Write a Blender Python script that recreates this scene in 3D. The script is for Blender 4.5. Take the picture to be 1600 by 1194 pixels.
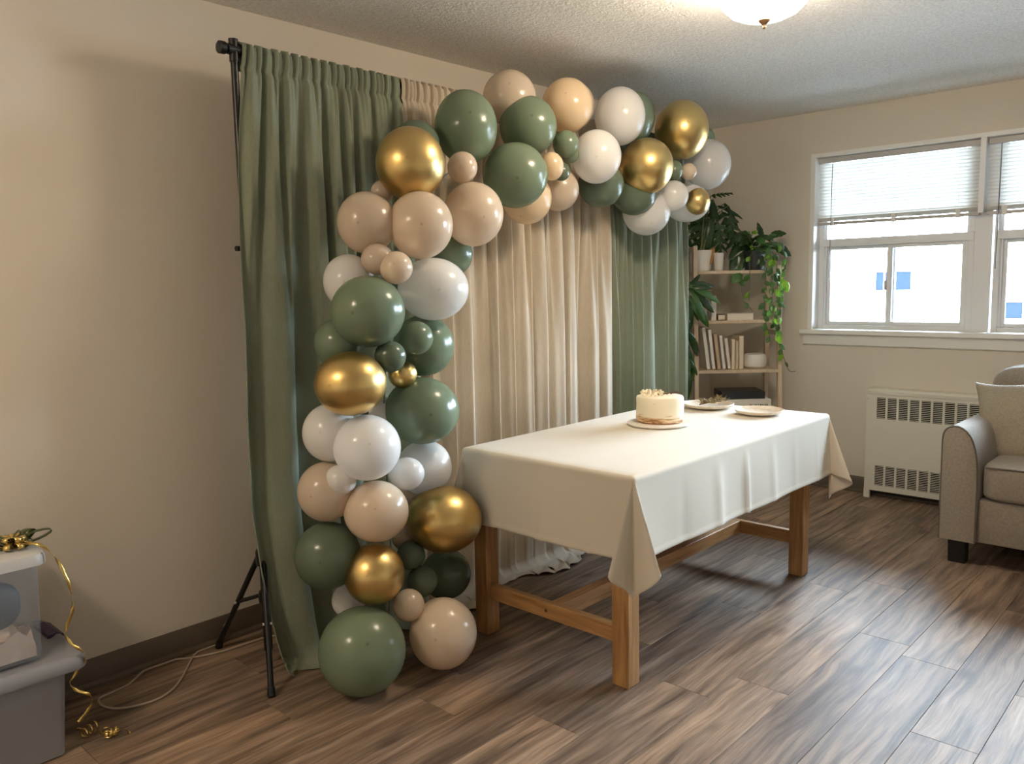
import bpy, bmesh, math, random
from math import sin, cos, pi, radians, sqrt, exp, atan2
from mathutils import Vector, Matrix, Euler
random.seed(7)
scene = bpy.context.scene
COL = scene.collection
for _o in list(bpy.data.objects):
    bpy.data.objects.remove(_o)

# ------------------------------------------------------------------ camera
CAM = Vector((0.0, -2.95277575, 1.37407171))
FW = Vector((0.72553973, 0.67800951, -0.11787796)).normalized()
RT = Vector((0.68086163, -0.73212937, -0.02034741)).normalized()
UP = Vector((0.10009766, 0.06549572, 0.99281961)).normalized()
FPX = 1268.055
cd = bpy.data.cameras.new('camera'); cam = bpy.data.objects.new('camera', cd); COL.objects.link(cam)
cd.sensor_fit = 'HORIZONTAL'; cd.sensor_width = 36.0; cd.lens = FPX / 1600 * 36.0
cd.clip_start = 0.05; cd.clip_end = 300
mw = Matrix.Identity(4)
for i in range(3):
    mw[i][0] = RT[i]; mw[i][1] = UP[i]; mw[i][2] = -FW[i]; mw[i][3] = CAM[i]
cam.matrix_world = mw
scene.camera = cam

# ------------------------------------------------------------------ light and exposure
SKY_STRENGTH = 76.0
LAMP_STRENGTH = 66.0
LAMP2_STRENGTH = 82.0
EXPOSURE = 0.06
w = bpy.data.worlds.new('overcast_sky'); scene.world = w; w.use_nodes = True
bg = w.node_tree.nodes['Background']
bg.inputs[0].default_value = (0.66, 0.82, 1.0, 1); bg.inputs[1].default_value = SKY_STRENGTH
vs = scene.view_settings
vs.view_transform = 'Standard'; vs.look = 'None'; vs.exposure = EXPOSURE; vs.gamma = 1.0
vs.use_curve_mapping = False
scene.display_settings.display_device = 'sRGB'
cy = scene.cycles
cy.use_denoising = True
cy.max_bounces = 10; cy.diffuse_bounces = 6; cy.glossy_bounces = 4; cy.transmission_bounces = 8
cy.transparent_max_bounces = 24; cy.sample_clamp_indirect = 6.0
cy.caustics_reflective = False; cy.caustics_refractive = False
WX = 5.282          # window wall, room side
WIN = [(-0.73, -1.66), (-1.75, -2.68), (-2.77, -3.70)]   # the window openings along the wall, the last added unseen for more daylight
WZ0, WZ1 = 1.045, 2.166
for a, b in WIN:    # sky portals set in the window openings
    ld = bpy.data.lights.new('window_portal', 'AREA'); ld.shape = 'RECTANGLE'
    ld.size = WZ1 - WZ0; ld.size_y = abs(b - a); ld.cycles.is_portal = True
    lo = bpy.data.objects.new('window_portal', ld); COL.objects.link(lo)
    lo.location = (WX + 0.17, (a + b) / 2, (WZ0 + WZ1) / 2); lo.rotation_euler = (0, pi / 2, 0)

# ------------------------------------------------------------------ helpers
def ray(px, py):
    return FW + RT * ((px - 800) / FPX) - UP * ((py - 597) / FPX)
def at(px, py, ax, val):            # pixel -> point on the plane axis = val
    d = ray(px, py); t = (val - CAM[ax]) / d[ax]; return CAM + d * t
def atd(px, py, D):                 # pixel -> point at view depth D
    return CAM + ray(px, py) * D
def depth(P): return (Vector(P) - CAM).dot(FW)

class MB:
    def __init__(s): s.v = []; s.f = []
    def add(s, vs_, fs):
        n = len(s.v); s.v += [tuple(v) for v in vs_]; s.f += [tuple(i + n for i in f) for f in fs]; return s
    def box(s, x0, x1, y0, y1, z0, z1):
        x0, x1 = sorted((x0, x1)); y0, y1 = sorted((y0, y1)); z0, z1 = sorted((z0, z1))
        return s.add([(x0,y0,z0),(x1,y0,z0),(x1,y1,z0),(x0,y1,z0),(x0,y0,z1),(x1,y0,z1),(x1,y1,z1),(x0,y1,z1)],
                     [(0,3,2,1),(4,5,6,7),(0,1,5,4),(1,2,6,5),(2,3,7,6),(3,0,4,7)])
    def loft(s, rings, cap0=True, cap1=True, closed=True):
        n = len(rings[0]); b = len(s.v)
        for r in rings: s.v += [tuple(p) for p in r]
        for i in range(len(rings) - 1):
            for j in range(n if closed else n - 1):
                k = (j + 1) % n
                s.f.append((b + i*n + j, b + i*n + k, b + (i+1)*n + k, b + (i+1)*n + j))
        if cap0 and closed: s.f.append(tuple(b + j for j in reversed(range(n))))
        if cap1 and closed: s.f.append(tuple(b + (len(rings)-1)*n + j for j in range(n)))
        return s
    def lathe(s, prof, c=(0,0,0), n=32, cap0=False, cap1=False):
        return s.loft([[(c[0] + r*cos(2*pi*j/n), c[1] + r*sin(2*pi*j/n), c[2] + z) for j in range(n)] for r, z in prof], cap0, cap1)
    def tube(s, path, r, n=8, cap=True):
        path = [Vector(p) for p in path]; rings = []; up = Vector((0, 0, 1)); prev = None
        for i, p in enumerate(path):
            t = (path[min(i+1, len(path)-1)] - path[max(i-1, 0)]).normalized()
            if prev is None:
                a = up if abs(t.z) < 0.9 else Vector((1, 0, 0)); nrm = (a - t*a.dot(t)).normalized()
            else:
                nrm = (prev - t*prev.dot(t)).normalized()
            prev = nrm; bn = t.cross(nrm); rr = r[i] if isinstance(r, (list, tuple)) else r
            rings.append([p + (nrm*cos(2*pi*k/n) + bn*sin(2*pi*k/n))*rr for k in range(n)])
        return s.loft(rings, cap, cap)
    def grid(s, rows, closed=False):
        return s.loft(rows, False, False, closed)
    def mesh(s, name, smooth=True, ang=35):
        me = bpy.data.meshes.new(name); me.from_pydata(s.v, [], s.f); me.validate(); me.update()
        if smooth:
            me.polygons.foreach_set('use_smooth', [True]*len(me.polygons)); me.set_sharp_from_angle(angle=radians(ang))
        return me

def setpar(o, parent):
    if parent is not None:
        o.parent = parent; o.matrix_parent_inverse = parent.matrix_basis.inverted()
def obj(name, mb, m, parent=None, bevel=0, smooth=True, ang=35, solid=0, sub=0, center=True):
    if center and mb.v:
        lo = [min(v[i] for v in mb.v) for i in range(3)]; hi = [max(v[i] for v in mb.v) for i in range(3)]
        c = Vector([(lo[i] + hi[i])/2 for i in range(3)])
        mb.v = [(v[0]-c.x, v[1]-c.y, v[2]-c.z) for v in mb.v]
    else: c = Vector((0, 0, 0))
    me = mb.mesh(name, smooth, ang); me.materials.append(m)
    o = bpy.data.objects.new(name, me); COL.objects.link(o); o.matrix_basis = Matrix.Translation(c)
    if solid: md = o.modifiers.new('solid', 'SOLIDIFY'); md.thickness = solid; md.offset = 0
    if bevel: md = o.modifiers.new('bevel', 'BEVEL'); md.width = bevel; md.segments = 2; md.limit_method = 'ANGLE'
    if sub: md = o.modifiers.new('sub', 'SUBSURF'); md.levels = sub; md.render_levels = sub
    setpar(o, parent); return o
def thing(name, label, cat, loc=(0, 0, 0), group=None):
    o = bpy.data.objects.new(name, None); COL.objects.link(o); o.empty_display_size = 0.1
    o.matrix_basis = Matrix.Translation(Vector(loc)); return tag(o, label, cat, group)
def tag(o, label, cat=None, group=None):
    o['label'] = label
    if cat: o['category'] = cat
    if group: o['group'] = group
    return o
def struct(o): o['kind'] = 'structure'; return o
def inst(name, me, mtx, parent):
    o = bpy.data.objects.new(name, me); COL.objects.link(o); o.matrix_basis = mtx; setpar(o, parent); return o
def bx(*a): return MB().box(*a)
def rrect(x0, x1, y0, y1, r, z, n=5):
    pts = []
    for cx, cy_, a0 in ((x1-r, y1-r, 0), (x0+r, y1-r, pi/2), (x0+r, y0+r, pi), (x1-r, y0+r, 3*pi/2)):
        for k in range(n + 1):
            a = a0 + k*pi/2/n; pts.append((cx + r*cos(a), cy_ + r*sin(a), z))
    return pts
def rbox(x0, x1, y0, y1, r, prof):   # prof: (z, inset) rings of a rounded rectangle
    return MB().loft([rrect(x0+i, x1-i, y0+i, y1-i, max(r-i, 0.004), z) for z, i in prof])
def superbox(cx, cy_, cz, hx, hy, hz, e=0.35, nu=40, nv=22):
    def sp(v, p): return math.copysign(abs(v)**p, v)
    rows = []
    for i in range(nv + 1):
        ph = -pi/2 + pi*i/nv; rows.append([(cx + hx*sp(cos(ph), e)*sp(cos(2*pi*j/nu), e), cy_ + hy*sp(cos(ph), e)*sp(sin(2*pi*j/nu), e), cz + hz*sp(sin(ph), e)) for j in range(nu)])
    return MB().loft(rows, False, False)
def spline(pts, n=8):
    P = [Vector(p) for p in pts]; out = []
    for i in range(len(P) - 1):
        a = P[max(i-1, 0)]; b = P[i]; c = P[i+1]; d = P[min(i+2, len(P)-1)]
        for k in range(n):
            t = k/n; out.append(0.5*((2*b) + (c-a)*t + (2*a-5*b+4*c-d)*t*t + (3*b-a-3*c+d)*t**3))
    out.append(P[-1]); return out

# ------------------------------------------------------------------ materials
def srgb(r, g, b):
    f = lambda c: (c/255)/12.92 if c/255 <= 0.04045 else ((c/255 + 0.055)/1.055)**2.4
    return (f(r), f(g), f(b), 1)
class NT:
    def __init__(s, name):
        s.m = bpy.data.materials.new(name); s.m.use_nodes = True; s.t = s.m.node_tree; s.b = s.t.nodes['Principled BSDF']; s.out = s.t.nodes['Material Output']
    def n(s, typ, **kw):
        nd = s.t.nodes.new('ShaderNode' + typ)
        for k, v in kw.items():
            if k.startswith('i_'): nd.inputs[k[2:].replace('_', ' ')].default_value = v
            else: setattr(nd, k, v)
        return nd
    def l(s, a, b): s.t.links.new(a, b)
    def mixc(s, fac, c1, c2, mode='MIX'):
        nd = s.n('Mix', data_type='RGBA', blend_type=mode)
        for i, c in ((0, fac), (6, c1), (7, c2)):
            if hasattr(c, 'is_linked') or isinstance(c, bpy.types.NodeSocket): s.l(c, nd.inputs[i])
            else: nd.inputs[i].default_value = c
        return nd.outputs[2]
    def ramp(s, fac, stops):
        nd = s.n('ValToRGB'); cr = nd.color_ramp
        while len(cr.elements) < len(stops): cr.elements.new(0.5)
        for e, (p, c) in zip(cr.elements, stops): e.position = p; e.color = c if len(c) == 4 else (*c, 1)
        s.l(fac, nd.inputs[0]); return nd.outputs[0]
    def coords(s, kind='Object', scale=(1, 1, 1)):
        tc = s.n('TexCoord'); mp = s.n('Mapping'); mp.inputs['Scale'].default_value = scale
        s.l(tc.outputs[kind], mp.inputs[0]); return mp.outputs[0]
    def noise(s, vec, scale, detail=3, rough=0.5):
        nd = s.n('TexNoise'); nd.inputs['Scale'].default_value = scale; nd.inputs['Detail'].default_value = detail; nd.inputs['Roughness'].default_value = rough
        s.l(vec, nd.inputs['Vector']); return nd.outputs[0]
    def bump(s, h, strength, dist=0.01):
        nd = s.n('Bump'); nd.inputs['Strength'].default_value = strength; nd.inputs['Distance'].default_value = dist
        s.l(h, nd.inputs['Height']); s.l(nd.outputs[0], s.b.inputs['Normal']); return nd
def mat(name, col, rough=0.5, metal=0.0, spec=0.5, var=None, bump=None, coat=0, transl=None, sheen=0, emis=None):
    """var=(colour2, scale, stretch); bump=(scale, strength, stretch)"""
    t = NT(name); b = t.b
    b.inputs['Base Color'].default_value = col; b.inputs['Roughness'].default_value = rough; b.inputs['Metallic'].default_value = metal
    b.inputs['Specular IOR Level'].default_value = spec
    if coat: b.inputs['Coat Weight'].default_value = coat; b.inputs['Coat Roughness'].default_value = 0.12
    if sheen: b.inputs['Sheen Weight'].default_value = sheen
    cout = None
    if var:
        v = t.coords('Object', var[2] if len(var) > 2 else (1, 1, 1)); nz = t.noise(v, var[1], 4)
        f = t.ramp(nz, [(0.35, (0, 0, 0)), (0.65, (1, 1, 1))]); cout = t.mixc(f, col, var[0]); t.l(cout, b.inputs['Base Color'])
    if bump:
        v = t.coords('Object', bump[2] if len(bump) > 2 else (1, 1, 1)); t.bump(t.noise(v, bump[0], 2), bump[1], 0.004)
    if emis: b.inputs['Emission Color'].default_value = emis[0]; b.inputs['Emission Strength'].default_value = emis[1]
    if transl:
        tr = t.n('BsdfTranslucent'); tr.inputs[0].default_value = transl[1] if len(transl) > 1 else col
        ms = t.n('MixShader'); ms.inputs[0].default_value = transl[0]
        t.l(b.outputs[0], ms.inputs[1]); t.l(tr.outputs[0], ms.inputs[2]); t.l(ms.outputs[0], t.out.inputs[0])
    return t.m

M = {}
M['paint'] = mat('wall_paint', srgb(220, 211, 197), 0.75, spec=0.25, bump=(160, 0.06))
def ceiling_mat():
    t = NT('popcorn_ceiling'); b = t.b; b.inputs['Base Color'].default_value = srgb(214, 208, 198); b.inputs['Roughness'].default_value = 0.9
    v = t.coords('Object'); n1 = t.noise(v, 95, 3, 0.6); n2 = t.noise(v, 40, 2)
    h = t.n('Math', operation='ADD'); t.l(n1, h.inputs[0]); t.l(n2, h.inputs[1]); t.bump(h.outputs[0], 0.5, 0.012)
    c = t.ramp(n1, [(0.35, srgb(226, 223, 217)), (0.6, srgb(246, 244, 240))]); t.l(c, b.inputs['Base Color'])
    return t.m
M['ceiling'] = ceiling_mat()
def plank_mat():
    t = NT('oak_vinyl_plank'); b = t.b
    g = t.n('NewGeometry'); oi = t.n('ObjectInfo')
    off = t.n('Combine' + 'XYZ'); 
    mu = t.n('Math', operation='MULTIPLY'); mu.inputs[1].default_value = 37.0; t.l(oi.outputs['Random'], mu.inputs[0])
    t.l(mu.outputs[0], off.inputs[0]); t.l(mu.outputs[0], off.inputs[2])
    ad = t.n('VectorMath', operation='ADD'); t.l(g.outputs['Position'], ad.inputs[0]); t.l(off.outputs[0], ad.inputs[1])
    # warp across the grain for cathedral figures
    mpw = t.n('Mapping'); mpw.inputs['Scale'].default_value = (1.6, 5.5, 1); t.l(ad.outputs[0], mpw.inputs[0])
    warp = t.n('TexNoise'); warp.inputs['Scale'].default_value = 1.3; warp.inputs['Detail'].default_value = 2; t.l(mpw.outputs[0], warp.inputs['Vector'])
    sc = t.n('VectorMath', operation='SCALE'); sc.inputs['Scale'].default_value = 0.07; t.l(warp.outputs[1], sc.inputs[0])
    ad2 = t.n('VectorMath', operation='ADD'); t.l(ad.outputs[0], ad2.inputs[0]); t.l(sc.outputs[0], ad2.inputs[1])
    mp = t.n('Mapping'); mp.inputs['Scale'].default_value = (1.0, 17, 1); t.l(ad2.outputs[0], mp.inputs[0])
    gr = t.noise(mp.outputs[0], 2.0, 6, 0.62)
    mp2 = t.n('Mapping'); mp2.inputs['Scale'].default_value = (1.4, 7, 1); t.l(ad.outputs[0], mp2.inputs[0])
    br = t.noise(mp2.outputs[0], 1.5, 3, 0.55)
    mp3 = t.n('Mapping'); mp3.inputs['Scale'].default_value = (3.2, 260, 1); t.l(ad2.outputs[0], mp3.inputs[0])
    fine = t.noise(mp3.outputs[0], 2.0, 3, 0.6)
    base = t.ramp(gr, [(0.26, srgb(76, 63, 54)), (0.42, srgb(114, 97, 83)), (0.56, srgb(146, 126, 109)), (0.74, srgb(174, 153, 134))])
    tone = t.ramp(br, [(0.3, (0.62, 0.58, 0.55, 1)), (0.5, (0.95, 0.93, 0.9, 1)), (0.7, (1.15, 1.08, 1.0, 1))])
    c = t.mixc(1.0, base, tone, 'MULTIPLY')
    fr = t.ramp(fine, [(0.3, (0.80, 0.78, 0.76, 1)), (0.6, (1.05, 1.05, 1.05, 1))])
    c = t.mixc(0.8, c, fr, 'MULTIPLY')
    pr = t.ramp(oi.outputs['Random'], [(0.0, (0.82, 0.8, 0.8, 1)), (0.5, (1.0, 1.0, 1.0, 1)), (1.0, (1.14, 1.1, 1.04, 1))])
    c = t.mixc(1.0, c, pr, 'MULTIPLY')
    # dark knots
    mpk = t.n('Mapping'); mpk.inputs['Scale'].default_value = (2.2, 5.0, 1); t.l(ad2.outputs[0], mpk.inputs[0])
    vo = t.n('TexVoronoi'); vo.inputs['Scale'].default_value = 1.1; t.l(mpk.outputs[0], vo.inputs['Vector'])
    kf = t.ramp(vo.outputs['Distance'], [(0.0, (0.25, 0.2, 0.17, 1)), (0.07, (0.5, 0.45, 0.4, 1)), (0.16, (1, 1, 1, 1))])
    c = t.mixc(0.75, c, kf, 'MULTIPLY')
    t.l(c, b.inputs['Base Color'])
    rr = t.ramp(fine, [(0.3, (0.58, 0.58, 0.58, 1)), (0.65, (0.46, 0.46, 0.46, 1))]); t.l(rr, b.inputs['Roughness'])
    b.inputs['Specular IOR Level'].default_value = 0.3
    t.bump(fine, 0.18, 0.003)
    return t.m
M['plank'] = plank_mat()
M['joint'] = mat('plank_joint', srgb(40, 31, 25), 0.9)
M['baseboard'] = mat('vinyl_baseboard', srgb(92, 80, 66), 0.5)
def linen(name, col, col2, tr, trc):
    t = NT(name); b = t.b; v = t.coords('Object', (160, 60, 8)); v2 = t.coords('Object', (90, 30, 220)); v3 = t.coords('Object', (2.2, 2, 1.2))
    a = t.noise(v, 3, 2); h = t.noise(v2, 3, 2); l = t.noise(v3, 2.5, 3)
    s = t.n('Math', operation='ADD'); t.l(a, s.inputs[0]); t.l(h, s.inputs[1])
    f = t.ramp(s.outputs[0], [(0.35, (0, 0, 0)), (0.65, (1, 1, 1))])
    half = t.n('Math', operation='MULTIPLY'); half.inputs[1].default_value = 0.5; t.l(s.outputs[0], half.inputs[0])
    f = t.ramp(half.outputs[0], [(0.38, (0, 0, 0)), (0.62, (1, 1, 1))])
    c = t.mixc(f, col, col2); lf = t.ramp(l, [(0.3, (0.9, 0.9, 0.9, 1)), (0.7, (1.04, 1.04, 1.04, 1))]); c = t.mixc(1, c, lf, 'MULTIPLY')
    t.l(c, b.inputs['Base Color']); b.inputs['Roughness'].default_value = 0.85; b.inputs['Sheen Weight'].default_value = 0.15; b.inputs['Specular IOR Level'].default_value = 0.2
    t.bump(half.outputs[0], 0.25, 0.003)
    trn = t.n('BsdfTranslucent'); trn.inputs[0].default_value = trc; ms = t.n('MixShader'); ms.inputs[0].default_value = tr
    t.l(b.outputs[0], ms.inputs[1]); t.l(trn.outputs[0], ms.inputs[2]); t.l(ms.outputs[0], t.out.inputs[0]); return t.m
M['sage_linen'] = linen('sage_linen', srgb(134, 141, 120), srgb(147, 153, 132), 0.12, srgb(148, 155, 130))
M['beige_linen'] = linen('beige_linen', srgb(203, 188, 166), srgb(219, 206, 186), 0.2, srgb(225, 205, 175))
M['cloth'] = mat('ivory_tablecloth', srgb(211, 201, 184), 0.75, spec=0.25, bump=(300, 0.06), sheen=0.2)
M['black'] = mat('black_steel', srgb(20, 20, 21), 0.35)
def balloon_mat(name, col, dark, metal=0, rough=0.22):
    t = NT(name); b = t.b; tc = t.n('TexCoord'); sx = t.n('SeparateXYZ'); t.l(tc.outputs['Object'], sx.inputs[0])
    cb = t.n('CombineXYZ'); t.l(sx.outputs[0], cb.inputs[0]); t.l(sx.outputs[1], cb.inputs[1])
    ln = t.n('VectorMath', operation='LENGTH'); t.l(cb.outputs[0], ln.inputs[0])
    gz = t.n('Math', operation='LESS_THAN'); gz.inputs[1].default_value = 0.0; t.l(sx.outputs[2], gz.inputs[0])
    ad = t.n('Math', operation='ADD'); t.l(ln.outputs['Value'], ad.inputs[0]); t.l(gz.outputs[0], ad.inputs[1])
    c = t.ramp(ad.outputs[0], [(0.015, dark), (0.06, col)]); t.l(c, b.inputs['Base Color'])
    b.inputs['Roughness'].default_value = rough; b.inputs['Metallic'].default_value = metal
    if not metal:
        b.inputs['Specular IOR Level'].default_value = 0.6
        tr = t.n('BsdfTranslucent'); t.l(c, tr.inputs[0]); ms = t.n('MixShader'); ms.inputs[0].default_value = 0.3
        t.l(b.outputs[0], ms.inputs[1]); t.l(tr.outputs[0], ms.inputs[2]); t.l(ms.outputs[0], t.out.inputs[0])
    return t.m
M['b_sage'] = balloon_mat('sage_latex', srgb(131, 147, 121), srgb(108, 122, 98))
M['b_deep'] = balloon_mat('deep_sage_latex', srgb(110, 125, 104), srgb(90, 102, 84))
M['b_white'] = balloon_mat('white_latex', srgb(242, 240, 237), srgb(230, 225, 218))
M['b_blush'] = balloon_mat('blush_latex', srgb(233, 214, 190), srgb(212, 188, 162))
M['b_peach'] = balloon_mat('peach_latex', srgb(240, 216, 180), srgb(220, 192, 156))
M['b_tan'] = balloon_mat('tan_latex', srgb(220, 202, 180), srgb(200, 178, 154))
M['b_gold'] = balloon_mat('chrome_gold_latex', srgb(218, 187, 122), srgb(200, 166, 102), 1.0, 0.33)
def wood(name, c1, c2, stretch, rough=0.45):
    t = NT(name); b = t.b; v = t.coords('Object', stretch); n = t.noise(v, 6, 5, 0.6)
    c = t.ramp(n, [(0.3, c1), (0.7, c2)]); t.l(c, b.inputs['Base Color']); b.inputs['Roughness'].default_value = rough; t.bump(n, 0.08, 0.002); return t.m
M['oak_z'] = wood('oak_upright', srgb(140, 98, 58), srgb(190, 144, 92), (9, 9, 0.7))
M['oak_x'] = wood('oak_lengthwise', srgb(140, 98, 58), srgb(194, 148, 96), (0.7, 9, 9))
M['oak_y'] = wood('oak_crosswise', srgb(140, 98, 58), srgb(190, 144, 92), (9, 0.7, 9))
M['birch'] = wood('pale_birch', srgb(196, 172, 144), srgb(218, 197, 170), (5, 5, 1.2))
M['white_vinyl'] = mat('white_vinyl_frame', srgb(236, 238, 240), 0.35)
M['white_paint'] = mat('white_trim_paint', srgb(238, 237, 233), 0.4)
def glass_mat():
    t = NT('window_glass'); tr = t.n('BsdfTransparent'); tr.inputs[0].default_value = (0.97, 0.985, 0.98, 1); gl = t.n('BsdfGlossy'); gl.inputs['Roughness'].default_value = 0.02
    fr = t.n('Fresnel'); ms = t.n('MixShader'); t.l(fr.outputs[0], ms.inputs[0]); t.l(tr.outputs[0], ms.inputs[1]); t.l(gl.outputs[0], ms.inputs[2]); t.l(ms.outputs[0], t.out.inputs[0]); return t.m
M['glass'] = glass_mat()
M['slat'] = mat('white_blind_slat', srgb(240, 239, 235), 0.5, transl=(0.04, srgb(245, 243, 238)))
M['rail'] = mat('blind_rail', srgb(190, 186, 182), 0.45)
M['wand'] = mat('clear_grey_wand', srgb(120, 118, 118), 0.3)
M['bronze'] = mat('brushed_bronze', srgb(120, 92, 64), 0.35, 0.8)
M['lampglass'] = mat('lit_frosted_glass', srgb(255, 240, 215), 0.3, emis=((1.0, 0.83, 0.62, 1), LAMP_STRENGTH))
M['lampglass2'] = mat('lit_frosted_glass_dim', srgb(255, 240, 215), 0.3, emis=((1.0, 0.83, 0.62, 1), LAMP2_STRENGTH))
M['enamel'] = mat('cream_enamel', srgb(226, 222, 208), 0.4)
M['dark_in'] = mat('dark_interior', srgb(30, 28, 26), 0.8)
M['sofa'] = mat('taupe_upholstery', srgb(148, 137, 124), 0.85, spec=0.2, var=(srgb(136, 125, 112), 90), bump=(420, 0.35), sheen=0.25)
M['piping'] = mat('dark_piping', srgb(96, 86, 76), 0.8)
M['black_wood'] = mat('black_sofa_foot', srgb(22, 20, 19), 0.4)
M['pillow'] = None
def pillow_mat():
    t = NT('zigzag_weave'); b = t.b; v = t.coords('Object', (1, 1, 1))
    mp = t.n('Mapping'); mp.inputs['Rotation'].default_value = (radians(45), 0, 0); t.l(v, mp.inputs[0])
    wv = t.n('TexWave'); wv.bands_direction = 'Y'; wv.inputs['Scale'].default_value = 58; wv.inputs['Distortion'].default_value = 3.0; wv.inputs['Detail'].default_value = 2; wv.inputs['Detail Scale'].default_value = 6
    t.l(mp.outputs[0], wv.inputs['Vector'])
    c = t.ramp(wv.outputs[1], [(0.2, srgb(132, 119, 101)), (0.8, srgb(178, 167, 149))]); t.l(c, b.inputs['Base Color']); b.inputs['Roughness'].default_value = 0.9; t.bump(wv.outputs[1], 0.4, 0.004); return t.m
M['pillow'] = pillow_mat()
M['tote'] = mat('grey_plastic', srgb(140, 141, 146), 0.42)
M['purple'] = mat('purple_latch', srgb(66, 48, 84), 0.4)
def clear_mat():
    t = NT('milky_clear_plastic'); b = t.b; b.inputs['Base Color'].default_value = srgb(225, 226, 228); b.inputs['Roughness'].default_value = 0.25
    tr = t.n('BsdfTransparent'); tr.inputs[0].default_value = (0.93, 0.94, 0.95, 1); ms = t.n('MixShader'); ms.inputs[0].default_value = 0.10
    t.l(tr.outputs[0], ms.inputs[1]); t.l(b.outputs[0], ms.inputs[2]); t.l(ms.outputs[0], t.out.inputs[0]); return t.m
M['clear'] = clear_mat()
M['lid'] = mat('milky_lid', srgb(204, 199, 191), 0.4, transl=(0.25,))
M['gold'] = mat('gold_foil_ribbon', srgb(214, 184, 112), 0.25, 0.9)
M['greenfoil'] = mat('green_foil_ribbon', srgb(70, 84, 40), 0.3, 0.5)
M['navy'] = mat('slate_blue_film', srgb(52, 64, 76), 0.5)
M['tan'] = mat('tan_card', srgb(205, 180, 158), 0.7)
M['mauve'] = mat('dusty_tissue', srgb(190, 168, 156), 0.8, var=(srgb(210, 192, 178), 14))
M['cord'] = mat('beige_cord', srgb(176, 158, 138), 0.5)
M['leaf'] = mat('deep_green_leaf', srgb(38, 60, 36), 0.24, var=(srgb(52, 82, 44), 9), transl=(0.15, srgb(90, 140, 50)))
M['leaf_mid'] = mat('mid_green_leaf', srgb(62, 96, 56), 0.26, var=(srgb(84, 122, 66), 9), transl=(0.25, srgb(120, 170, 60)))
M['leaf_lime'] = mat('lime_leaf', srgb(132, 176, 54), 0.4, transl=(0.4, srgb(160, 210, 60)))
M['leaf_brown'] = mat('dry_leaf', srgb(166, 122, 70), 0.7)
M['vine'] = mat('vine_stem', srgb(96, 104, 62), 0.6)
M['pot_white'] = mat('white_ceramic', srgb(232, 228, 220), 0.35)
M['pot_dark'] = mat('charcoal_pot', srgb(38, 40, 42), 0.4)
M['soil'] = mat('potting_soil', srgb(50, 38, 30), 0.95)
M['paper'] = mat('page_block', srgb(232, 222, 204), 0.8)
for nm, c in (('bk_white', (236, 231, 222)), ('bk_tan', (196, 172, 142)), ('bk_cream', (222, 206, 180)), ('bk_brown', (134, 108, 86)), ('bk_ivory', (228, 218, 202))):
    M[nm] = mat(nm, srgb(*c), 0.65)
def cake_mat():
    t = NT('semi_naked_frosting'); b = t.b; tc = t.n('TexCoord'); sx = t.n('SeparateXYZ'); t.l(tc.outputs['Object'], sx.inputs[0])
    v = t.coords('Object', (9, 9, 60)); n = t.noise(v, 1.6, 5, 0.65)
    mr = t.n('MapRange'); mr.inputs[1].default_value = -0.055; mr.inputs[2].default_value = -0.005; mr.inputs[3].default_value = 0.28; mr.inputs[4].default_value = -0.06; t.l(sx.outputs[2], mr.inputs[0])
    s = t.n('Math', operation='ADD'); t.l(n, s.inputs[0]); t.l(mr.outputs[0], s.inputs[1])
    c = t.ramp(s.outputs[0], [(0.58, srgb(244, 232, 204)), (0.72, srgb(214, 176, 128)), (0.82, srgb(140, 88, 52))]); t.l(c, b.inputs['Base Color'])
    b.inputs['Roughness'].default_value = 0.6; t.bump(n, 0.3, 0.004); return t.m
M['cake'] = cake_mat()
M['marble'] = mat('white_marble_board', srgb(236, 230, 222), 0.3)
M['plate'] = mat('speckled_stoneware', srgb(236, 228, 216), 0.3, var=(srgb(222, 206, 186), 40))
M['petal'] = mat('dried_petal', srgb(244, 232, 206), 0.8)
M['twig'] = mat('brown_twig', srgb(88, 56, 36), 0.8)
M['herb'] = mat('dried_olive_leaf', srgb(120, 112, 74), 0.7, var=(srgb(150, 128, 92), 30))
M['stucco'] = mat('pale_stucco', srgb(238, 234, 228), 0.9, var=(srgb(228, 224, 218), 2))
M['farglass'] = mat('blue_grey_glass', (0.008, 0.0118, 0.0175, 1), 0.6, spec=0.0)
M['ground'] = mat('pale_gravel', srgb(226, 227, 228), 0.95)
M['ink'] = mat('dark_print', srgb(60, 58, 58), 0.7)

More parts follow.
